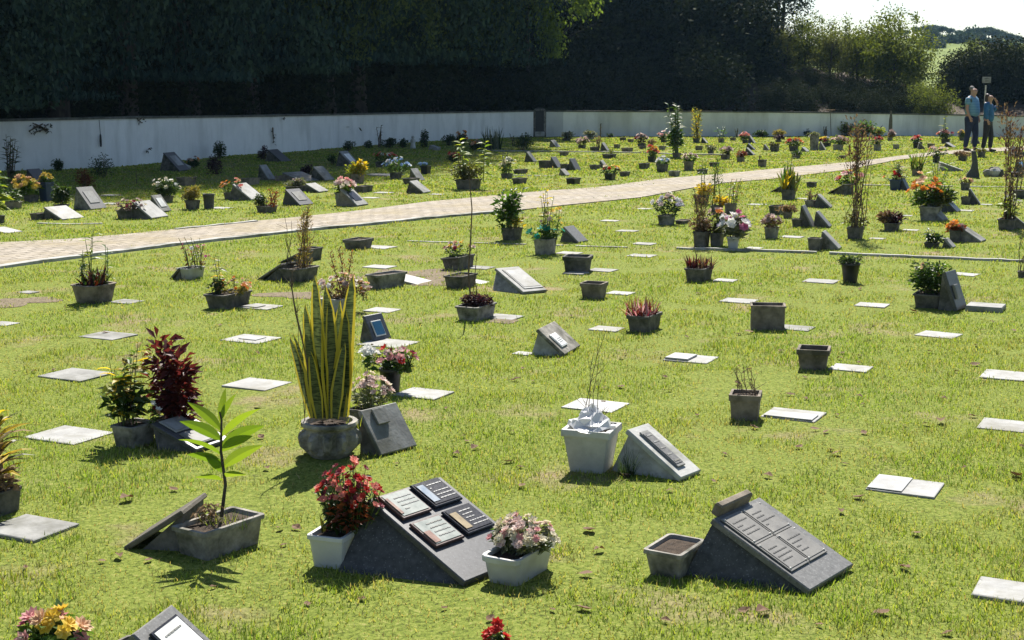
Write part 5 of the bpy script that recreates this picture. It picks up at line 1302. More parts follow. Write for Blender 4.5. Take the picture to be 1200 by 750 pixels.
slab('pale slab right of the dark shiny gravestone', 1130, 247, 24, 'slab')
planter('round purplish bush in a low pot, left of the orange lilies', 1045, 271, 25, 11, 'dark_concrete', (('bush', 0, 26, 13, D(mat='dry', leaf=.05, dens=1.4)), ('bush', 0, 26, 12, D(mat='purple_leaf', leaf=.05))), ratio=1.4)
slab('pale slab right of the round purplish bush', 1067, 270, 20, 'slab')
planter('red brown flowers in a dark pot beside a long tilted slab', 1119, 284, 18, 15, 'dark_concrete', (('flowers', -1, 18, 10, D(cols=('orange', 'dusty'), leafmat='red_brown', n=10, fr=.045)),), ratio=1.2)
mk('long tilted slab right of the red brown flowers', 1126, 284, 30, 14, 'concrete', 'slab_grey', apex=.12)
planter('low dark leafy plant near the lawn edging at the right', 1092, 291, 24, 8, 'dark_concrete', (('stems', -4, 20, 14, D(mat='dark_green', n=4, per=7, leafL=.1)), ('bush', 2, 22, 8, D(mat='dark_green', leaf=.06))), ratio=1.3)
mk('tiny tilted slab right of the low dark leafy plant', 1104, 291, 15, 10, 'concrete', 'slab')
planter('yellow and green striped plant with one tall stem, right of the path', 924, 234, 22, 13, 'dark_concrete', (('spikes', 0, 24, 24, D(mats=('yellow_leaf', 'green', 'olive'), n=24, wd=.2)), ('stems', 0, 14, 38, D(mat='green', n=2, per=10, leafL=.12))), ratio=1.4)
planter('small empty dark pot right of the yellow striped plant', 951, 220, 16, 7, 'dark_concrete', (), ratio=1.5)
slab('pale slab at the foot of the yellow striped plant', 940, 233, 14, 'slab')
planter('pink and orange flowers in a white pot, left of the tall dry shrub', 992, 227, 17, 10, 'white_plastic', (('flowers', 4, 26, 16, D(cols=('pink', 'orange', 'pale_pink', 'red'), n=18, fr=.05)),), ratio=1.4)
planter('dark blue glazed pot with leafy stems in the right rows', 1050, 223, 20, 13, 'blue_pot', (('stems', 2, 30, 18, D(mat=('green', 'purple_leaf'), n=6, per=8, leafL=.14)), ('flowers', -8, 16, 8, D(cols=('red', 'orange'), n=6, fr=.04))), ratio=1.2)
mk('dark blue tilted gravestone beside the dark blue pot', 1054, 223, 11, 13, 'granite_rough', 'granite')
planter('small palm like plant in a brown pot on the right near the path end', 1074, 206, 15, 8, 'brown_pot', (('spikes', -1, 24, 22, D(mats=('green', 'olive'), n=26, wd=.12, bend=.8)),), ratio=1.3)
planter('pale orange flowers in a dark pot at the end of the path', 1097, 191, 12, 8, 'black_pot', (('flowers', 2, 22, 11, D(cols=('peach', 'pale_pink', 'cream'), leafmat='dark_green', n=14, fr=.05)),), ratio=1.2)
planter('dark bowl pot with pinkish shrub, left of the leaning stone', 1128, 189, 14, 6, 'dark_concrete', (('bush', 0, 15, 5, D(mat='dry', leaf=.07)),), ratio=1.3)
planter('dark low pot with a green tuft, right of the leaning stone', 1150, 185, 12, 7, 'dark_concrete', (('bush', 0, 11, 3, D(mat='olive', leaf=.07)),), ratio=1.3)
mk('long low pale slab raised at one end, left of the leaning stone', 1103, 201, 34, 9, 'concrete', 'pale_concrete', apex=.1)
# leaning stone and rocks
p = G(1141, 208); u = 1 / SCL(p)
t = thing('leaning_stone', 'slim leaning standing stone with a pale top in front of the man', 'gravestone', p, R(-15))
mb = MB(); mb.loops([[(x * u, y * u, z * u) for x, y in ((a, -4), (b, -4), (b, 4), (a, 4))] for z, a, b in ((-1, -9, 6), (4, -8, 6), (10, -4, 4.5), (18, -2.5, 3.5), (26, -3.5, 2), (31, -4, .5))]); mb.build('stone', 'granite_rough', t)
t = thing('rock_pile', 'heap of pale rocks beside the leaning stone', 'rocks', G(1164, 207), 0)
for k, (x, y, r) in enumerate(((-7, 0, 6), (0, -2, 7), (7, 0, 6), (2, 3, 8), (-3, 4, 6))):
    mb = MB(); mb.ball((x * u, y * u, r * u * .7), r * u, 9, jit=.22, sq=(1, .9, .9)); mb.build('rock', ('concrete', 'pale_concrete', 'dark_concrete')[k % 3], t)
planter('pot with a dull pink tuft in the right rows', 1131, 223, 15, 9, 'dark_concrete', (('flowers', 0, 13, 6, D(cols=('peach', 'dusty'), leafmat='olive', n=8, fr=.04)),), ratio=1.3)
planter('dark pot beside a dark tilted slab in the right rows', 1132, 240, 16, 10, 'dark_concrete', (), ratio=1.2)
mk('dark tilted slab beside the empty dark pot in the right rows', 1135, 240, 16, 17, 'granite_rough', 'granite_grey', apex=.1)
slab('small white slab behind the tall dry columns at the right edge', 1156, 240, 14, 'slab')
planter('tall dry columns rising from yellow green leaves near the right edge', 1180, 270, 30, 15, 'dark_concrete', (('columns', -2, 30, 124, D(n=6, mats=('dry', 'dry', 'purple_leaf'), dens=.5, top_heavy=.5, rad=.10, leaf=.055)), ('stems', 0, 34, 26, D(mat=('lime', 'olive'), n=6, per=7, leafL=.16)), ('twigs', 8, 26, 105, D(n=4))), ratio=1.3)
mk('pale tilted slab right of the yellow green leaves at the right edge', 1186, 269, 26, 14, 'concrete', 'slab_grey', apex=.15)
planter('dark pot behind the tall dry columns at the right edge', 1195, 233, 22, 11, 'dark_concrete', (('twigs', 0, 20, 50, D(n=4, leaf=.06)),), ratio=1.3)
mk('dark gravestone with a blue cloth at the right edge', 1188, 204, 24, 14, 'granite_rough', 'plaque_blue')
planter('dark pot under the blue cloth gravestone at the right edge', 1192, 208, 22, 7, 'black_pot', (), ratio=1.2)
mk('dark long tilted slab at the right edge level with the people', 1187, 184, 24, 11, 'granite_rough', 'granite')
planter('bare reddish twigs cut by the right edge, below the lawn edging', 1199, 326, 18, 9, 'dark_concrete', (('twigs', 0, 26, 46, D(n=6, branch=4, mat='twig')),), ratio=1.2)
slab('pale slab in shade of the rows behind the orange lilies', 1062, 253, 16, 'slab_grey')

# ---- far rows beyond the path (compact table of pots: label, x, foot, w, h, material, plants)
B = lambda m, w, h, dx=0, **k: ('bush', dx, w, h, D(mat=m, **k))
FL = lambda c, w, h, dx=0, lm='green', n=12, **k: ('flowers', dx, w, h, D(cols=c, leafmat=lm, n=n, **k))
for row in (
    # along the sunny strip right of centre
    ('big dark planter with two yellow green leafy stems beyond the path', 549, 223, 34, 14, 'dark_concrete', (('stems', -6, 16, 42, D(mat=('lime', 'bright'), n=2, per=14, leafL=.22)), ('stems', 18, 16, 40, D(mat=('lime', 'bright'), n=2, per=14, leafL=.22, free=1)), B('olive', 30, 16, 0, leaf=.07), ('twigs', -14, 14, 34, D(n=3))), 1.6),
    ('bushy pale plant in a dark pot, right of the big dark planter', 594, 209, 16, 6, 'dark_concrete', (('stems', 0, 18, 22, D(mat=('lime', 'grey_green'), n=5, per=8, leafL=.14)), FL(('cream',), 16, 16)), 1.3),
    ('long dark empty planter at the path side, left of the far flower pots', 609, 216, 20, 8, 'dark_concrete', (), 1.7),
    ('low dark empty planter behind the long one at the path side', 610, 204, 20, 6, 'dark_concrete', (), 1.8),
    ('dark empty trough nearest to the path edge, centre', 672, 216, 20, 8, 'black_pot', (), 1.7),
    ('dark pot left of a leaning dark slab, centre far rows', 638, 197, 16, 9, 'dark_concrete', (), 1.4),
    ('dark pot left of the second leaning dark slab, centre far rows', 663, 200, 15, 8, 'dark_concrete', (), 1.4),
    ('small brown pot on the far strip behind the dark slabs', 661, 183, 13, 5, 'brown_pot', (), 1.5),
    ('round grey green bush at the foot of the wall right of the niche', 664, 165, 12, 3, 'dark_concrete', (B('grey_green', 15, 8),), 1.3),
    ('dusty pink flower pot on the far strip', 682, 174, 11, 4, 'dark_concrete', (FL(('dusty', 'pale_pink'), 13, 9, lm='olive'),), 1.3),
    ('pale bush at the foot of the wall, right of the round grey green one', 692, 164, 11, 4, 'concrete', (B('grey_green', 13, 7),), 1.3),
    ('long low dark pot with a leafy tuft at the left of a leaning slab', 697, 177, 14, 5, 'dark_concrete', (('twigs', 6, 6, 12, D(n=4, leaf=.08)),), 1.6),
    ('small empty pot on the far strip, first of a loose trio', 723, 174, 9, 5, 'brown_pot', (), 1.4),
    ('small empty pot on the far strip, second of a loose trio', 730, 165, 9, 4, 'dark_concrete', (), 1.4),
    ('small empty pot on the far strip, farthest of a loose trio', 739, 167, 9, 4, 'brown_pot', (), 1.4),
    ('long brown pot in front of the loose trio of empty pots', 735, 178, 17, 5, 'brown_pot', (), 1.7),
    ('dark pot with a spiky dark plant beside the long low pots', 714, 186, 20, 6, 'dark_concrete', (('spikes', 2, 8, 10, D(mats=('dark_green', 'olive'), n=8)),), 1.7),
    ('low pot left of a white topped slab, centre far rows', 697, 199, 15, 6, 'dark_concrete', (), 1.5),
    ('red and cream flowers in a dark pot near the path', 715, 211, 16, 8, 'black_pot', (FL(('cream', 'red', 'pale_pink', 'yellow'), 18, 10, n=18),), 1.4),
    ('dark long pot right of the red and cream flowers', 732, 207, 15, 6, 'dark_concrete', (), 1.7),
    ('dark red and purple flowers on the far strip before the wall', 752, 172, 12, 4, 'dark_concrete', (FL(('dusty', 'wine', 'pale_pink'), 13, 10, lm='purple_leaf'),), 1.2),
    ('small brown tuft in a tiny pot right of the dark red flowers', 763, 172, 7, 3, 'brown_pot', (B('dry', 8, 5),), 1.2),
    ('low empty pot below the dark red and purple flowers', 753, 175, 10, 4, 'dark_concrete', (), 1.5),
    ('small pale empty pot left of the tall green bush', 776, 176, 10, 5, 'concrete', (), 1.4),
    ('pink rose pot behind the tall green bush', 778, 167, 9, 3, 'dark_concrete', (FL(('pink', 'pale_pink'), 12, 9),), 1.2),
    ('tall green leafy bush in a brown pot, tallest before the wall', 793, 185, 12, 6, 'brown_pot', (('stems', -2, 22, 50, D(mat=('green', 'grey_green'), n=7, per=18, leafL=.24)), B('green', 20, 26, leaf=.12)), 1.2),
    ('yellow green conical bush before the wall, right of the tallest bush', 816, 167, 10, 5, 'dark_concrete', (('columns', 0, 13, 30, D(n=4, mats=('lime', 'olive', 'yellow_leaf'), dens=1.6, rad=.16)),), 1.2),
    ('dark long pot with a rim, left of the orange topped pot', 755, 198, 16, 7, 'dark_concrete', (), 1.6),
    ('red orange flowers in a dark pot with a pale cloth beside', 764, 190, 12, 7, 'black_pot', (FL(('red', 'orange', 'salmon'), 12, 11, n=14),), 1.2),
    ('square dark pot with a white and blue wrapped bunch', 776, 202, 17, 10, 'dark_concrete', (FL(('blue', 'white', 'white'), 14, 8, n=14),), 1.3),
    ('grey stone pot nearest to the path, right of the wrapped bunch', 790, 207, 17, 7, 'concrete', (), 1.6),
    ('brown planter of pale flowers beside the path', 807, 200, 14, 11, 'red_pot', (FL(('pale_pink', 'cream', 'dusty'), 17, 9, n=16),), 1.3),
    ('long dark planter at the edge of the path, right of the pale flowers', 823, 204, 16, 6, 'dark_concrete', (), 1.8),
    ('dark empty pot behind the path, right of centre', 837, 196, 15, 6, 'dark_concrete', (), 1.6),
    ('brown pot before the far edging line', 819, 176, 11, 5, 'brown_pot', (), 1.5),
    ('pale round stone like bush in a small pot on the far edging line', 833, 181, 9, 4, 'concrete', (B('grey_green', 10, 6),), 1.2),
    ('small leafy plant in a brown pot near the wall', 845, 167, 9, 5, 'brown_pot', (('stems', 0, 10, 12, D(mat='green', n=4, per=7, leafL=.18)),), 1.3),
    ('tiny empty brown pot near the wall, right of the leafy one', 859, 165, 9, 4, 'brown_pot', (), 1.4),
    ('low dark pot beside the brown pot on the far edging', 830, 173, 9, 3, 'dark_concrete', (), 1.5),
    ('pink roses in a small pot next to a tilted slab near the wall', 873, 168, 8, 4, 'dark_concrete', (FL(('pink', 'salmon'), 10, 8),), 1.2),
    ('dusty pink flowers in a brown planter on the second far row', 850, 187, 14, 6, 'brown_pot', (FL(('pale_pink', 'dusty'), 13, 9, lm='olive'),), 1.3),
    ('reddish bush in a brown pot on the second far row', 868, 190, 12, 6, 'brown_pot', (B('red_brown', 11, 7),), 1.2),
    ('brown pot beside the path right of the reddish bush', 893, 196, 13, 9, 'brown_pot', (('twigs', -4, 3, 6, D(n=2)),), 1.3),
    # right far rows
    ('grassy grey pot with a flower tuft near the right wall', 908, 178, 13, 7, 'dark_concrete', (B('olive', 10, 4, leaf=.08),), 1.3),
    ('low green mound of leaves in a dark pot on the right', 933, 186, 12, 4, 'dark_green_pot', (B('dark_green', 13, 5),), 1.3),
    ('orange and red flower bowl on the right far rows', 930, 177, 14, 6, 'dark_concrete', (FL(('orange', 'red', 'dusty'), 18, 9, lm='dark_green', n=16),), 1.3),
    ('small dark tuft pot at the foot of the right wall', 912, 167, 9, 3, 'dark_concrete', (B('purple_leaf', 10, 5),), 1.2),
    ('dry bush at the foot of the right wall', 915, 162, 12, 3, 'dark_concrete', (B('dry_green', 15, 6),), 1.2),
    ('tall square grey planter block near the right wall', 954, 176, 13, 17, 'concrete', (B('grey_green', 11, 4, leaf=.08),), 1.0),
    ('dark bowl of purple and yellow flowers beside the tall grey block', 969, 172, 12, 5, 'dark_concrete', (FL(('wine', 'yellow', 'lilac'), 14, 6),), 1.2),
    ('pink flower planter left of the green bush at the wall', 982, 176, 16, 7, 'concrete', (FL(('pale_pink', 'pink', 'dusty'), 17, 9, n=18),), 1.4),
    ('small grey empty pot on the lawn by the end of the path', 987, 186, 11, 4, 'brown_pot', (), 1.5),
    ('green yellow bush at the foot of the right wall, left of a darker one', 990, 160, 14, 3, 'dark_concrete', (B('olive', 22, 13, leaf=.12), B('lime', 20, 12, leaf=.1, dens=.6)), 1.2),
    ('darker green bush at the foot of the right wall', 1012, 161, 14, 3, 'dark_concrete', (B('green', 24, 14, leaf=.12),), 1.2),
    ('low light green tuft between the bush and the wooden stake', 1029, 161, 10, 3, 'dark_concrete', (B('lime', 14, 9),), 1.2),
    ('red flowers in a white pot on the right far rows', 1028, 177, 12, 8, 'concrete', (FL(('red', 'dusty', 'wine'), 13, 9, n=12),), 1.2),
    ('small pale pot with dry flowers near the wooden stake', 1043, 165, 8, 4, 'concrete', (FL(('dusty', 'cream'), 9, 7, lm='dry'),), 1.2),
    ('pale empty pot right of the red flowers', 1050, 175, 10, 6, 'concrete', (('grass', 0, 8, 4, D(n=8)),), 1.3),
    ('dark pot with red flowers beside a tilted white slab', 1075, 174, 14, 8, 'black_pot', (FL(('red', 'pink', 'salmon'), 13, 6, n=12),), 1.3),
    ('brown pot with a green tuft right of the tilted white slab', 1091, 174, 12, 6, 'brown_pot', (('grass', 0, 9, 6, D(n=10)),), 1.3),
    ('round orange pink bush with a tall yellow tip, left of the man', 1108, 168, 14, 5, 'dark_concrete', (FL(('dusty', 'salmon', 'wine'), 18, 12, lm='dark_green', n=18), ('stems', -2, 8, 24, D(mat='lime', n=2, per=9, leafL=.16))), 1.2),
    ('small flower pot by the wall just left of the man', 1127, 165, 8, 4, 'dark_concrete', (FL(('yellow', 'dusty'), 8, 7),), 1.2),
):
    if row[5] == 'red_pot': row = row[:5] + ('brown_pot',) + row[6:]
    if row[5] == 'dark_green_pot': row = row[:5] + ('dark_concrete',) + row[6:]
    planter(row[0], row[1], row[2], row[3], row[4], row[5], row[6], ratio=row[7])
for row in (
    ('white topped tilted slab in the centre far rows, left of the flower pots', 614, 190, 15, 11, 'dark_concrete', 'slab_grey'),
    ('dark leaning slab right of a dark pot, centre far rows', 643, 197, 14, 12, 'dark_concrete', 'granite_grey'),
    ('second dark leaning slab, right of the first in the centre far rows', 665, 200, 13, 13, 'dark_concrete', 'granite_grey'),
    ('small white tilted slab in front of the second dark leaning slab', 654, 206, 12, 7, 'concrete', 'slab'),
    ('tiny tilted stone just right of the niche', 643, 173, 12, 8, 'concrete', 'slab_grey'),
    ('pale leaning slab beside the leafy tuft, far strip', 703, 177, 11, 9, 'dark_concrete', 'slab_grey'),
    ('white topped tilted slab right of the low pot, centre far rows', 701, 197, 11, 8, 'dark_concrete', 'slab'),
    ('small tilted white slab right of the yellow green conical bush', 821, 168, 9, 6, 'dark_concrete', 'slab'),
    ('tilted slab with a white face beside the pink roses near the wall', 876, 168, 10, 8, 'dark_concrete', 'slab'),
    ('dark long tilted slab right of the dusty pink planter, upper', 874, 176, 13, 7, 'granite_rough', 'granite_grey'),
    ('dark long tilted slab right of the dusty pink planter, lower', 872, 182, 14, 8, 'granite_rough', 'slab_grey'),
    ('pale tilted slab right of the reddish bush at the path side', 894, 176, 8, 6, 'concrete', 'slab_grey'),
    ('white tilted slab beside the tall square grey block', 959, 176, 10, 9, 'concrete', 'slab'),
    ('white tilted slab right of the orange and red bowl', 938, 178, 9, 5, 'concrete', 'slab'),
    ('tilted white slab right of the dark pot with red flowers', 1076, 175, 10, 7, 'dark_concrete', 'slab'),
    ('pale tilted slab below the round orange pink bush', 1106, 173, 14, 5, 'dark_concrete', 'slab_grey'),
    ('dark tilted slab between the man and the woman', 1139, 169, 12, 12, 'granite_rough', 'slab_grey'),
    ('bluish white cloth covered tilted stone by the red orange flowers', 768, 194, 13, 9, 'concrete', 'slab_grey'),
    ('dark tilted block cut by the path, left of the low far pots', 902, 176, 9, 8, 'dark_concrete', 'slab_grey'),
): mk(*row)
p = G(1043, 161); u = 1 / SCL(p); t = thing('wooden_stake', 'thin wooden stake standing before the right wall', 'stake', p, 0)
mb = MB(); mb.loops([[(s * 2.2 * u, -1 * u, z * u), (s * -2.2 * u, -1 * u, z * u), (s * -2.2 * u, u, z * u), (s * 2.2 * u, u, z * u)] for s, z in ((1, -1), (.8, 20), (.3, 31))]); mb.build('stake', 'wood', t)
p = G(974, 160); u = 1 / SCL(p); t = thing('dry_weed', 'tall dry umbel weed against the right wall', 'weed', p, 0)
mb = MB(); mb.tube([(0, 0, 0), (-1 * u, 0, 14 * u), (-2 * u, 0, 30 * u)], .012, 5)
for k in range(10): a = k * .63; mb.tube([(-2 * u, 0, 28 * u), (-2 * u + math.cos(a) * 4 * u, math.sin(a) * 4 * u, 31 * u + rnd.uniform(-1, 1) * u)], .010, 4)
mb.build('stem', 'twig', t); mb = MB()
for k in range(40): a, b = inside(5, 4); mb.leaf(((-2 + a) * u, b * u, 31 * u), (a, b, .3), .06, .04)
mb.build('flower_head', 'dry', t)

# ---- far left rows beyond the path
for row in (
    ('yellow artificial flowers heaped on a grey pot at the left', 37, 237, 18, 9, 'dark_concrete', (FL(('yellow', 'peach', 'yellow'), 36, 22, dx=-8, n=26, free=1, fr=.06),), 1.4),
    ('dark blue tall box planter with a yellow bloom on its top', 55, 236, 19, 23, 'blue_pot', (FL(('yellow', 'cream'), 13, 8, n=8, fr=.06),), 1.0),
    ('small green herb in a tan pot at the left edge', 16, 245, 20, 9, 'tan_pot', (('stems', 0, 22, 13, D(mat='green', n=7, per=7, leafL=.12)),), 1.6),
    ('green leafy bush cut by the left edge beyond the path', -2, 262, 16, 10, 'dark_concrete', (('stems', 0, 24, 48, D(mat=('green', 'lime'), n=6, per=11, leafL=.2)),), 1.3),
    ('dark green round bush left of the grey gravestone with a plaque', 72, 246, 18, 7, 'dark_concrete', (B('dark_green', 22, 20, leaf=.07, dens=1.4),), 1.3),
    ('low dark planter left of the white tilted face, left rows', 46, 258, 20, 9, 'dark_concrete', (), 1.6),
    ('dark trough with dry cream and purple flowers behind a white tilted face', 150, 257, 26, 12, 'dark_concrete', (FL(('dusty', 'cream', 'wine'), 32, 12, dx=4, lm='purple_leaf', n=22),), 1.6),
    ('brown pot with a spreading bush of small white flowers', 193, 237, 22, 8, 'brown_pot', (B('dark_green', 32, 16, leaf=.06), FL(('white', 'cream'), 36, 20, n=16, fr=.035)), 1.5),
    ('small tan pot with a bright green tuft on the left rows', 219, 218, 23, 11, 'brown_pot', (('grass', 0, 14, 7, D(n=24, mat='lime')),), 1.8),
    ('grey pot with a rough dry bush, left of a dark stone vase', 226, 246, 18, 12, 'dark_concrete', (B('dry_green', 22, 15), B('olive', 20, 10)), 1.3),
    ('dark round stone vase beside the rough dry bush', 245, 245, 14, 18, 'granite_stone', (), 1.0),
    ('orange and pink flowers in a dark pot left of a long white tilted face', 270, 234, 16, 9, 'dark_concrete', (FL(('orange', 'salmon', 'peach'), 28, 15, dx=2, n=20),), 1.3),
    ('tan pot with a green shoot, left rows', 294, 217, 22, 9, 'tan_pot', (('stems', 0, 8, 10, D(mat='green', n=2, per=6, leafL=.12)),), 1.7),
    ('dark pot with a rust red plant left of a dark tilted gravestone', 313, 250, 26, 10, 'dark_concrete', (B('dark_green', 18, 12, -6), ('columns', 6, 12, 16, D(n=3, mats=('red_brown',), dens=1.4, rad=.08))), 1.5),
    ('pot with a flat leafy plant and pale slab behind', 349, 226, 30, 9, 'dark_concrete', (B('grey_green', 22, 8), FL(('dusty',), 18, 8, n=6)), 1.6),
    ('pink and cream roses on the sandy stone beyond the path', 402, 241, 20, 16, 'concrete', (FL(('pink', 'cream', 'salmon', 'pale_pink'), 24, 16, n=22, fr=.05),), 1.2),
    ('yellow leaved shrub in a brown pot, left of the blue flowers', 419, 215, 18, 12, 'brown_pot', (B('yellow_leaf', 20, 14, leaf=.08), B('lime', 20, 14, leaf=.08, dens=.6)), 1.2),
    ('long low dark planter below the yellow leaved shrub', 426, 226, 24, 9, 'dark_concrete', (), 1.9),
    ('red and cream flower heap in a dark pot, left of the blue flowers', 450, 196, 22, 7, 'dark_concrete', (FL(('salmon', 'red', 'cream', 'white'), 24, 11, n=20, fr=.05), B('lime', 12, 8, 6)), 1.4),
    ('blue and white artificial flowers in a dark pot', 464, 210, 16, 8, 'dark_concrete', (FL(('blue', 'white', 'blue'), 28, 17, n=26, fr=.05),), 1.3),
    ('dark tipped over pot with a blue cloth beside it', 499, 204, 14, 10, 'black_pot', (FL(('blue',), 10, 4, dx=-4, n=5),), 1.2),
    ('low dark pot at the foot of the grey tilted face beyond the path', 482, 216, 22, 8, 'dark_concrete', (), 1.7),
): 
    planter(row[0], row[1], row[2], row[3], row[4], 'granite_rough' if row[5] == 'granite_stone' else row[5], row[6], ratio=row[7], style='round' if row[5] == 'granite_stone' else 'trough')
for row in (
    ('grey tilted gravestone with a blue grey plaque right of the dark green bush', 82, 246, 34, 24, 'concrete', 'granite_grey', 'slab'),
    ('white tilted face on a low dark base at the left rows', 42, 258, 44, 13, 'dark_concrete', 'slab'),
    ('white tilted face in front of the dry cream flowers', 146, 257, 44, 18, 'dark_concrete', 'slab'),
    ('grey tilted plaque behind the white tilted face', 172, 249, 24, 18, 'dark_concrete', 'slab_grey', 'plaque_pale'),
    ('long white tilted face right of the orange and pink flowers', 264, 235, 42, 17, 'dark_concrete', 'slab'),
    ('dark granite tilted gravestone right of the rust red plant', 328, 241, 32, 17, 'granite_rough', 'granite', 'slab_grey'),
    ('sandy stone gravestone with a dark plaque beyond the path', 392, 242, 36, 18, 'tan_pot', 'slab_grey', 'plaque_dark'),
    ('grey tilted face on a dark base right of the pink and cream roses', 474, 227, 30, 13, 'dark_concrete', 'slab_grey'),
    ('pale tilted slab right of the flat leafy plant', 352, 226, 30, 9, 'dark_concrete', 'slab_grey'),
    ('tilted slab right of the blue and white flowers', 478, 212, 16, 13, 'dark_concrete', 'slab_grey'),
    ('brown tilted slab lying low, left rows near the shade', 322, 213, 46, 9, 'brown_pot', 'slab_grey'),
    ('dark tilted slab with a pale edge half in the shade', 362, 212, 26, 15, 'dark_concrete', 'slab_grey'),
    ('shaded dark tilted slab with a white plaque at its head', 392, 195, 28, 16, 'dark_concrete', 'slab_grey', 'plaque_pale'),
    ('shaded long slab near the roses of the left wall', 300, 211, 20, 16, 'dark_concrete', 'slab_grey'),
    ('shaded dark slab below the purple pot by the wall', 308, 190, 30, 13, 'dark_concrete', 'granite'),
    ('shaded dark slab leaning by the wall at the far left', 26, 215, 26, 15, 'dark_concrete', 'granite'),
    ('big shaded dark gravestone with a white slab by the wall', 184, 201, 36, 20, 'dark_concrete', 'granite', 'slab_white'),
): mk(*row)
slab('white slab cut by the left edge beyond the path', 6, 272, 34, 'slab_white', h=.03, tilt=8)
slab('flat slab left of the white flowering bush, farther of two', 130, 229, 26, 'slab_grey'); slab('flat slab left of the white flowering bush, nearer of two', 130, 239, 26, 'slab_grey')
slab('white slab right of the dark round stone vase', 258, 244, 28, 'slab'); slab('pale slab right of the low planter below the yellow shrub', 450, 226, 24, 'slab_grey')
slab('pale slab right of the sandy stone gravestone', 434, 232, 20, 'slab'); slab('pale slab beside the tipped over pot', 448, 206, 44, 'slab_grey', h=.03)
slab('pale slab between the leafy stems and the pale bushy plant', 512, 228, 18, 'slab_grey')
# ---- shaded planting along the foot of the left wall
for (lab, px, py, w, h, kind) in (
    ('tall dark weeds at the far left before the wall', 14, 214, 30, 58, 'weed'), ('small dark shrub by the wall right of the tall weeds', 68, 201, 18, 16, 'shrub'),
    ('reddish brown shrub in the shade by the left wall', 98, 222, 28, 24, 'red'), ('dark shrub with pale lower leaves in the shade by the left wall', 121, 208, 32, 30, 'shrub'),
    ('orange flowered small shrub beside the shaded white slab', 226, 197, 14, 17, 'orange'), ('dense purple bush in the shade of the left wall', 256, 204, 36, 24, 'purple'), ('dark upright shrub behind the purple bush', 258, 186, 18, 22, 'shrub'),
    ('purple pot plant in the shade by the wall', 309, 187, 14, 16, 'purple'), ('dark plant beside the slab with a pale edge', 361, 209, 18, 17, 'purple'), ('dark low plant left of the shaded slab with a white plaque', 390, 193, 10, 12, 'shrub'),
    ('low shaded shrub at the wall, first left of the row of weeds', 409, 177, 14, 12, 'shrub'), ('small shaded shrub at the wall, second of the row of weeds', 431, 174, 12, 10, 'shrub'),
    ('tall thin shaded weeds at the wall, third of the row', 445, 172, 14, 26, 'weed'), ('spreading shaded shrub at the wall, fourth of the row', 456, 173, 20, 12, 'shrub'), ('dark shaded shrub left of the white figure', 472, 173, 12, 12, 'shrub'),
    ('tall dark shrub right of the white figure', 499, 173, 14, 26, 'shrub'), ('dark shrub at the wall behind the red flower', 525, 171, 16, 14, 'shrub'), ('orange tipped tall plant at the wall', 541, 170, 16, 20, 'orange'),
    ('orange and dusty flowers at the wall left of the agave', 558, 176, 18, 14, 'orange'), ('red flower and dark plant in the half shade', 531, 190, 14, 14, 'redf'), ('dark bushy group at the shade edge, right of the agave', 612, 176, 26, 22, 'shrub'), ('dark spiky shrub beside the dark bushy group', 602, 172, 14, 16, 'weed'),
    ('pale plant in the half shade right of the agave', 594, 196, 14, 12, 'pale'), ('dark weed at the wall right of the niche', 703, 161, 5, 17, 'weed'), ('low dark weed at the wall, left of the tallest bush', 715, 161, 8, 5, 'shrub'), ('dark weed at the wall right of the conical bush', 864, 161, 6, 11, 'weed'), ('broad low dark weed at the right wall', 890, 161, 20, 8, 'shrub'), ('thin dark weed at the right wall', 925, 160, 6, 20, 'weed'), ('dark spiky weed at the right wall by the dry umbel', 967, 160, 12, 12, 'weed'), ('sparse dark weed at the right wall near the tall dry shrub', 946, 160, 8, 9, 'shrub'),
    ('thin yellow stalk standing in the shaded left lawn', 160, 216, 5, 18, 'stalk'),
):
    p = G(px, py); u = 1 / SCL(p); t = thing('weed' if kind in ('weed', 'stalk') else 'shrub', lab, 'plant', p, 0, 'plants along the foot of the white wall')
    w_, h_ = w * u, h * u
    if kind == 'weed': P_stems(t, 0, 0, 0, w_, w_ * .6, h_, u, ('dark_green', 'olive'), max(3, int(w / 3)), leafL=max(.08, h_ * .18), per=9, stem='twig', up=.8)
    elif kind == 'stalk': P_stems(t, 0, 0, 0, w_, w_, h_, u, ('lime',), 1, leafL=.09, per=8, stem='twig')
    elif kind in ('orange', 'redf', 'pale'):
        P_bush(t, 0, 0, 0, w_, w_ * .7, h_ * .7, u, 'dark_green'); P_flowers(t, 0, 0, 0, w_, w_ * .7, h_, u, {'orange': ('orange', 'peach', 'dusty'), 'redf': ('red', 'salmon'), 'pale': ('cream', 'white')}[kind], 'dark_green', n=10)
    else: P_bush(t, 0, 0, 0, w_, w_ * .7, h_, u, {'shrub': 'dark_green', 'red': 'red_brown', 'purple': 'purple_leaf'}[kind], dens=1.1)
p = G(577, 175); u = 1 / SCL(p); t = thing('agave', 'big spiky agave in the shade before the white wall', 'agave', p, 0, 'plants along the foot of the white wall')
P_spikes(t, 0, 0, 0, 34 * u, 30 * u, 26 * u, u, ('dark_green', 'grey_green'), 46, .10, .35, 'leaves')
p = G(484, 174); u = 1 / SCL(p); t = thing('white_figure', 'small white statue in the shade by the wall', 'statue', p, 0)
mb = MB(); mb.loops([[(s * 3.2 * u * math.cos(a), s * 2.6 * u * math.sin(a), z * u) for a in [k * .785 for k in range(8)]] for s, z in ((1.1, 0), (1, 2), (.8, 5), (1, 9), (.85, 10.5), (.4, 11.3))]); mb.build('robe', 'white_plastic', t, smooth=True)
mb = MB(); mb.ball((0, 0, 13 * u), 1.9 * u, 10); mb.build('head', 'white_plastic', t, smooth=True)
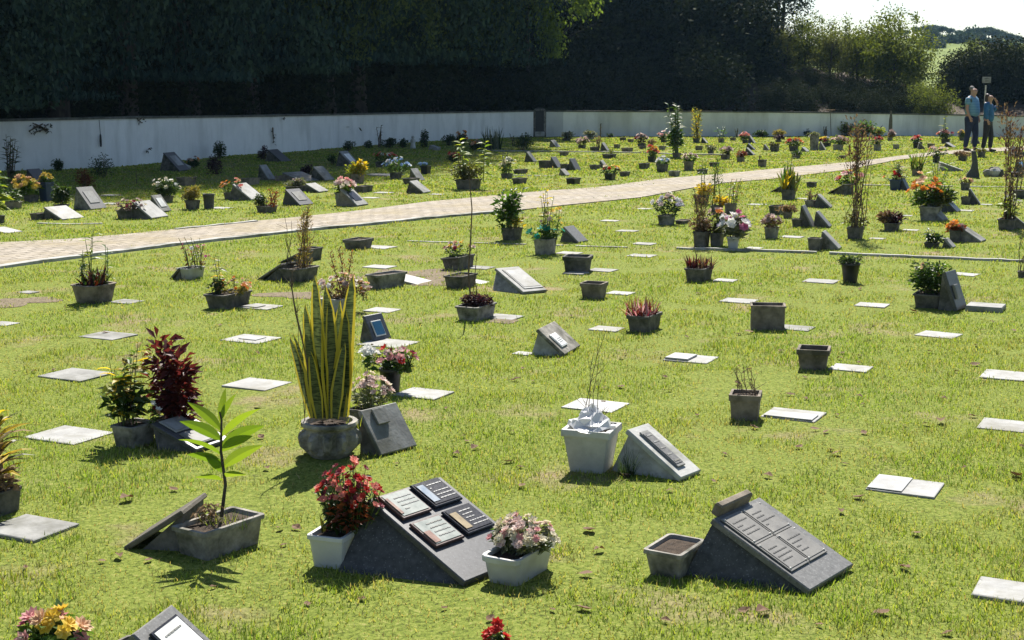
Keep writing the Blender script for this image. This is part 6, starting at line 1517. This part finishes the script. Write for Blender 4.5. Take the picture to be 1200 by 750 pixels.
slab('small white slab standing in the shade by the wall near the statue', 509, 176, 12, 'slab_white', h=.12, tilt=16)
slab('shaded white slab beside the orange flowered shrub', 215, 198, 14, 'slab_white', h=.10, tilt=18)

# ---- cloth, twigs and fallen leaves on the lawn
M['leaf_litter'] = leafm('fallen_leaf', (.07, .035, .018), (.22, .13, .075), .12, .8, tcol=(1.1, .9, .7))
protos = []
for k in range(5):
    mb = MB(); L = .07; a = rnd.uniform(.05, .3)
    n = 6; vs = []; fs = []
    for i in range(n + 1):
        q = i / n; w = .024 * math.sin(math.pi * min(.98, q * .9 + .06)); z = .008 * math.sin(q * 3.1 + k) + rnd.uniform(0, .007) + .008
        vs += [((q - .5) * L, -w * math.cos(a), z + w * math.sin(a) * 1.2), ((q - .5) * L, 0, z), ((q - .5) * L, w * math.cos(a * 1.4), z + w * math.sin(a * 1.4) * 1.2)]
    for i in range(n):
        b = 3 * i; fs += [(b, b + 1, b + 4, b + 3), (b + 1, b + 2, b + 5, b + 4)]
    mb.add(vs, fs); mb.tube([(.5 * L, 0, .006), (.68 * L, .004, .004)], .0016, 4)
    o = mb.build('fallen_leaf', 'leaf_litter'); tag(o, 'curled brown fallen leaf lying on the lawn', 'leaf', 'fallen leaves on the lawn'); protos.append(o)
spots = [(148, 588, 26), (328, 622, 16), (348, 621, 18), (424, 704, 16), (690, 624, 26), (702, 648, 22), (686, 676, 22), (647, 717, 14), (684, 716, 28), (872, 718, 20), (893, 720, 26), (1073, 628, 18), (1060, 668, 26), (1033, 721, 28), (1006, 585, 20), (985, 602, 18), (729, 421, 12), (604, 447, 18), (728, 455, 16), (708, 456, 8), (556, 527, 16), (836, 566, 10), (849, 534, 12), (926, 464, 16), (1142, 429, 16), (1103, 497, 24), (1090, 414, 12), (1120, 437, 10), (930, 410, 9), (987, 415, 9), (984, 422, 12), (878, 391, 14), (493, 381, 9), (772, 337, 8), (1070, 366, 14), (1162, 379, 9), (1188, 389, 9), (1008, 340, 10), (1024, 383, 9), (1041, 350, 12), (900, 560, 16), (785, 577, 14), (1190, 560, 28), (990, 545, 10), (610, 549, 12), (40, 437, 10), (18, 437, 8), (63, 435, 9), (258, 382, 8), (290, 330, 8), (1165, 280, 6), (1045, 262, 6), (1050, 245, 6), (1036, 240, 7), (805, 396, 9), (1012, 476, 9), (1060, 500, 8), (1130, 550, 12), (560, 600, 10), (465, 545, 8), (80, 575, 8), (120, 660, 12), (250, 690, 12), (360, 710, 14), (520, 715, 14), (780, 730, 16), (960, 735, 14), (1110, 745, 18)]
for _ in range(70):
    spots.append((rnd.uniform(620, 1200), rnd.uniform(245, 560), 0)); 
for _ in range(24):
    spots.append((rnd.uniform(0, 620), rnd.uniform(350, 740), 0))
spots = [(a, b, c or (b - 107) * rnd.uniform(.024, .042)) for a, b, c in spots]
for i, (px, py, w) in enumerate(spots):
    p = G(px, py); k = .78 * w / SCL(p) / .075
    o = protos[i] if i < 5 else protos[i % 5].copy()
    if i >= 5: COL.objects.link(o)
    o.location = p + Vector((0, 0, .006)); o.rotation_euler = (rnd.uniform(-.25, .25), rnd.uniform(-.15, .15), rnd.uniform(-1.5, 1.5) + (math.pi if rnd.random() < .5 else 0)); o.scale = (k, k * rnd.uniform(.8, 1.2), k)
# ---------------------------------------------------------------- grass
def grass_mat():
    m, nt, out = nodes('grass_blade')
    g = N(nt, 'NewGeometry'); tc = N(nt, 'TexCoord')
    n1 = N(nt, 'TexNoise', Scale=.8, Detail=5.0, Roughness=.6); nt.links.new(tc.outputs['Object'], n1.inputs['Vector'])
    at_ = N(nt, 'Attribute', attribute_name='dryness')
    green = ramp(nt, g.outputs['Random Per Island'], [(0, (.10, .18, .018)), (.5, (.21, .305, .034)), (.85, (.33, .39, .07)), (1, (.42, .42, .13))])
    lush = ramp(nt, n1.outputs[0], [(.38, (.80, .95, .85)), (.62, (1.1, 1.02, 1.0))])
    green = mixc(nt, 1.0, green, lush, 'MULTIPLY')
    dry = ramp(nt, g.outputs['Random Per Island'], [(0, (.25, .19, .09)), (1, (.46, .38, .22))])
    col = mixc(nt, at_.outputs['Fac'], green, dry)
    p = N(nt, 'BsdfPrincipled', Roughness=.5); p.inputs['Specular IOR Level'].default_value = .25
    nt.links.new(col, p.inputs['Base Color'])
    t = N(nt, 'BsdfTranslucent'); tcx = mixc(nt, 1.0, col, (1.35, 1.3, .55), 'MULTIPLY'); nt.links.new(tcx, t.inputs['Color'])
    mx = N(nt, 'MixShader'); mx.inputs[0].default_value = .42
    nt.links.new(p.outputs[0], mx.inputs[1]); nt.links.new(t.outputs[0], mx.inputs[2]); nt.links.new(mx.outputs[0], out.inputs[0]); return m
M['grass'] = grass_mat()
gr = np.random.RandomState(3)
XS, YS, DS = [], [], []
for (y0, y1, dens) in ((3.2, 5, 9500), (5, 7, 7000), (7, 9.5, 4600), (9.5, 13, 2600), (13, 18, 1350), (18, 26, 650), (26, 38, 320), (38, 56, 170)):
    wx = .40 * y1 + .5; n = int((y1 - y0) * 2 * wx * dens)
    XS.append(gr.uniform(-wx, wx, n)); YS.append(gr.uniform(y0, y1, n))
X = np.concatenate(XS); Y = np.concatenate(YS)
keep = np.ones(len(X), bool)
px, py = to_px(X, Y, 0)
edge = (fbm(X * 2.6, Y * 2.6, 91) - .5) * np.clip(60 / np.maximum(Y, 8), 1, 8) * 1.6
keep &= ~((py > interp(PUP, px) + .4 + np.maximum(edge, -.3)) & (py < interp(PLO, px) + .6))
# tufts creeping on to the path
creep = (gr.random_sample(len(X)) < .5) & (fbm(X * .9, Y * .9, 40) > .66)
keep |= creep & (py > interp(PUP, px)) & (py < interp(PLO, px) - 3)
keep &= py > np.interp(px, [p[0] for p in WB], [p[1] for p in WB]) - .2
for (cx, cy, rx, ry) in PW:
    q = ((X - cx) / rx) ** 2 + ((Y - cy) / ry) ** 2
    keep &= ~((q < .75) & (gr.random_sample(len(X)) < .93 - q * .75))
order = np.argsort(Y); X, Y, keep = X[order], Y[order], keep[order]
for (cx, cy, ya, hx, hy) in FOOT:
    r = math.hypot(hx, hy); a, b = np.searchsorted(Y, cy - r), np.searchsorted(Y, cy + r)
    dx, dy = X[a:b] - cx, Y[a:b] - cy; c, s = math.cos(ya), math.sin(ya)
    keep[a:b] &= ~((np.abs(dx * c + dy * s) < hx) & (np.abs(-dx * s + dy * c) < hy))
clump = fbm(X * 5.5, Y * 5.5, 7); big = fbm(X * .9, Y * .9, 21); mid = fbm(X * 2.2, Y * 2.2, 33)
spots = fbm(X * 3.4, Y * 3.4, 77); bare = np.clip((mid * .4 + big * .35 + spots * .25 - .515) / .10, 0, 1)
keep &= gr.random_sample(len(X)) < (.35 + .95 * clump) * (1 - .72 * bare)
X, Y, clump, big, mid, bare = [a[keep] for a in (X, Y, clump, big, mid, bare)]
n = len(X)
dryness = np.clip(gr.normal(.08, .13, n) + .7 * bare + (gr.random_sample(n) < .15) * .75, 0, 1)
dist = Y
Hh = (.010 + .024 * clump) * gr.uniform(.6, 1.3, n) * (1 - .4 * bare) * (1 + .25 * np.clip(dist / 20 - .4, 0, 1)); Hh *= np.where(gr.random_sample(n) < .02, 1.7, 1)
W = np.maximum(.0030, .00042 * dist) * gr.uniform(.8, 1.5, n) * (1 + np.clip(dist / 14 - 1, 0, 1.2))
an = gr.uniform(0, 6.283, n); le = gr.uniform(.1, .95, n) ** 1.1 * Hh * 1.1
ux, uy = np.cos(an), np.sin(an); la = an + gr.uniform(.9, 2.2, n); lx, ly = np.cos(la) * le, np.sin(la) * le
Z = gz(X, Y) - .004
def pt(dx, dy, dz): return np.stack([X + dx, Y + dy, Z + dz], -1)
near = dist < 9.5
V1 = np.stack([pt(-ux * W / 2, -uy * W / 2, 0), pt(ux * W / 2, uy * W / 2, 0), pt(ux * W * .38 + lx * .38, uy * W * .38 + ly * .38, Hh * .62), pt(-ux * W * .38 + lx * .38, -uy * W * .38 + ly * .38, Hh * .62), pt(lx, ly, Hh)], 1)
me = bpy.data.meshes.new('grass')
nv = n * 5; me.vertices.add(nv); me.vertices.foreach_set('co', V1.astype(np.float32).ravel())
b = (np.arange(n) * 5)[:, None]
tri = np.concatenate([b + np.array([0, 1, 2]), b + np.array([0, 2, 3]), b + np.array([3, 2, 4])], 1).reshape(-1).astype(np.int32)
nf = n * 3; me.loops.add(nf * 3); me.loops.foreach_set('vertex_index', tri)
me.polygons.add(nf); me.polygons.foreach_set('loop_start', np.arange(0, nf * 3, 3, dtype=np.int32)); me.polygons.foreach_set('loop_total', np.full(nf, 3, np.int32))
at_ = me.attributes.new('dryness', 'FLOAT', 'POINT'); at_.data.foreach_set('value', np.repeat(dryness, 5).astype(np.float32))
me.materials.append(M['grass']); me.update()
o = bpy.data.objects.new('grass', me); COL.objects.link(o); tag(o, 'short yellow green lawn grass with dry patches', 'grass', kind='stuff')
print('grass blades', n)

# ---------------------------------------------------------------- light
AZ, EL = R(4), R(51)
w = bpy.data.worlds.new('World'); SC.world = w; w.use_nodes = True
nt = w.node_tree; bg = nt.nodes['Background']
sky = nt.nodes.new('ShaderNodeTexSky'); sky.sky_type = 'NISHITA'; sky.sun_disc = False; sky.sun_elevation = EL; sky.sun_rotation = AZ; sky.air_density = 1.0; sky.dust_density = .5; sky.ozone_density = 1.0
nt.links.new(sky.outputs[0], bg.inputs['Color']); bg.inputs['Strength'].default_value = .06
s = bpy.data.lights.new('sun', 'SUN'); s.energy = 5.0; s.angle = R(.5); s.color = (1, .95, .86)
so = bpy.data.objects.new('sun', s); COL.objects.link(so); so.rotation_euler = (math.pi / 2 - EL, 0, math.pi - AZ)
hz = bpy.data.materials.new('air_haze'); hz.use_nodes = True; nt = hz.node_tree; nt.nodes.clear()
ho = nt.nodes.new('ShaderNodeOutputMaterial'); pv = nt.nodes.new('ShaderNodeVolumePrincipled'); pv.inputs['Color'].default_value = (.36, .64, 1, 1); pv.inputs['Density'].default_value = .00017; pv.inputs['Anisotropy'].default_value = .3
nt.links.new(pv.outputs[0], ho.inputs['Volume'])
mb = MB(); mb.box((0, 345, 18), (1100, 810, 40)); o = mb.build('haze', hz); tag(o, kind='stuff')
SC.cycles.volume_bounces = 0
SC.render.engine = 'CYCLES'
SC.view_settings.view_transform = 'Standard'; SC.view_settings.look = 'None'; SC.view_settings.exposure = 1.1; SC.view_settings.gamma = 1
SC.view_settings.use_curve_mapping = False
SC.cycles.max_bounces = 6; SC.cycles.transparent_max_bounces = 4; SC.cycles.diffuse_bounces = 3; SC.cycles.transmission_bounces = 3
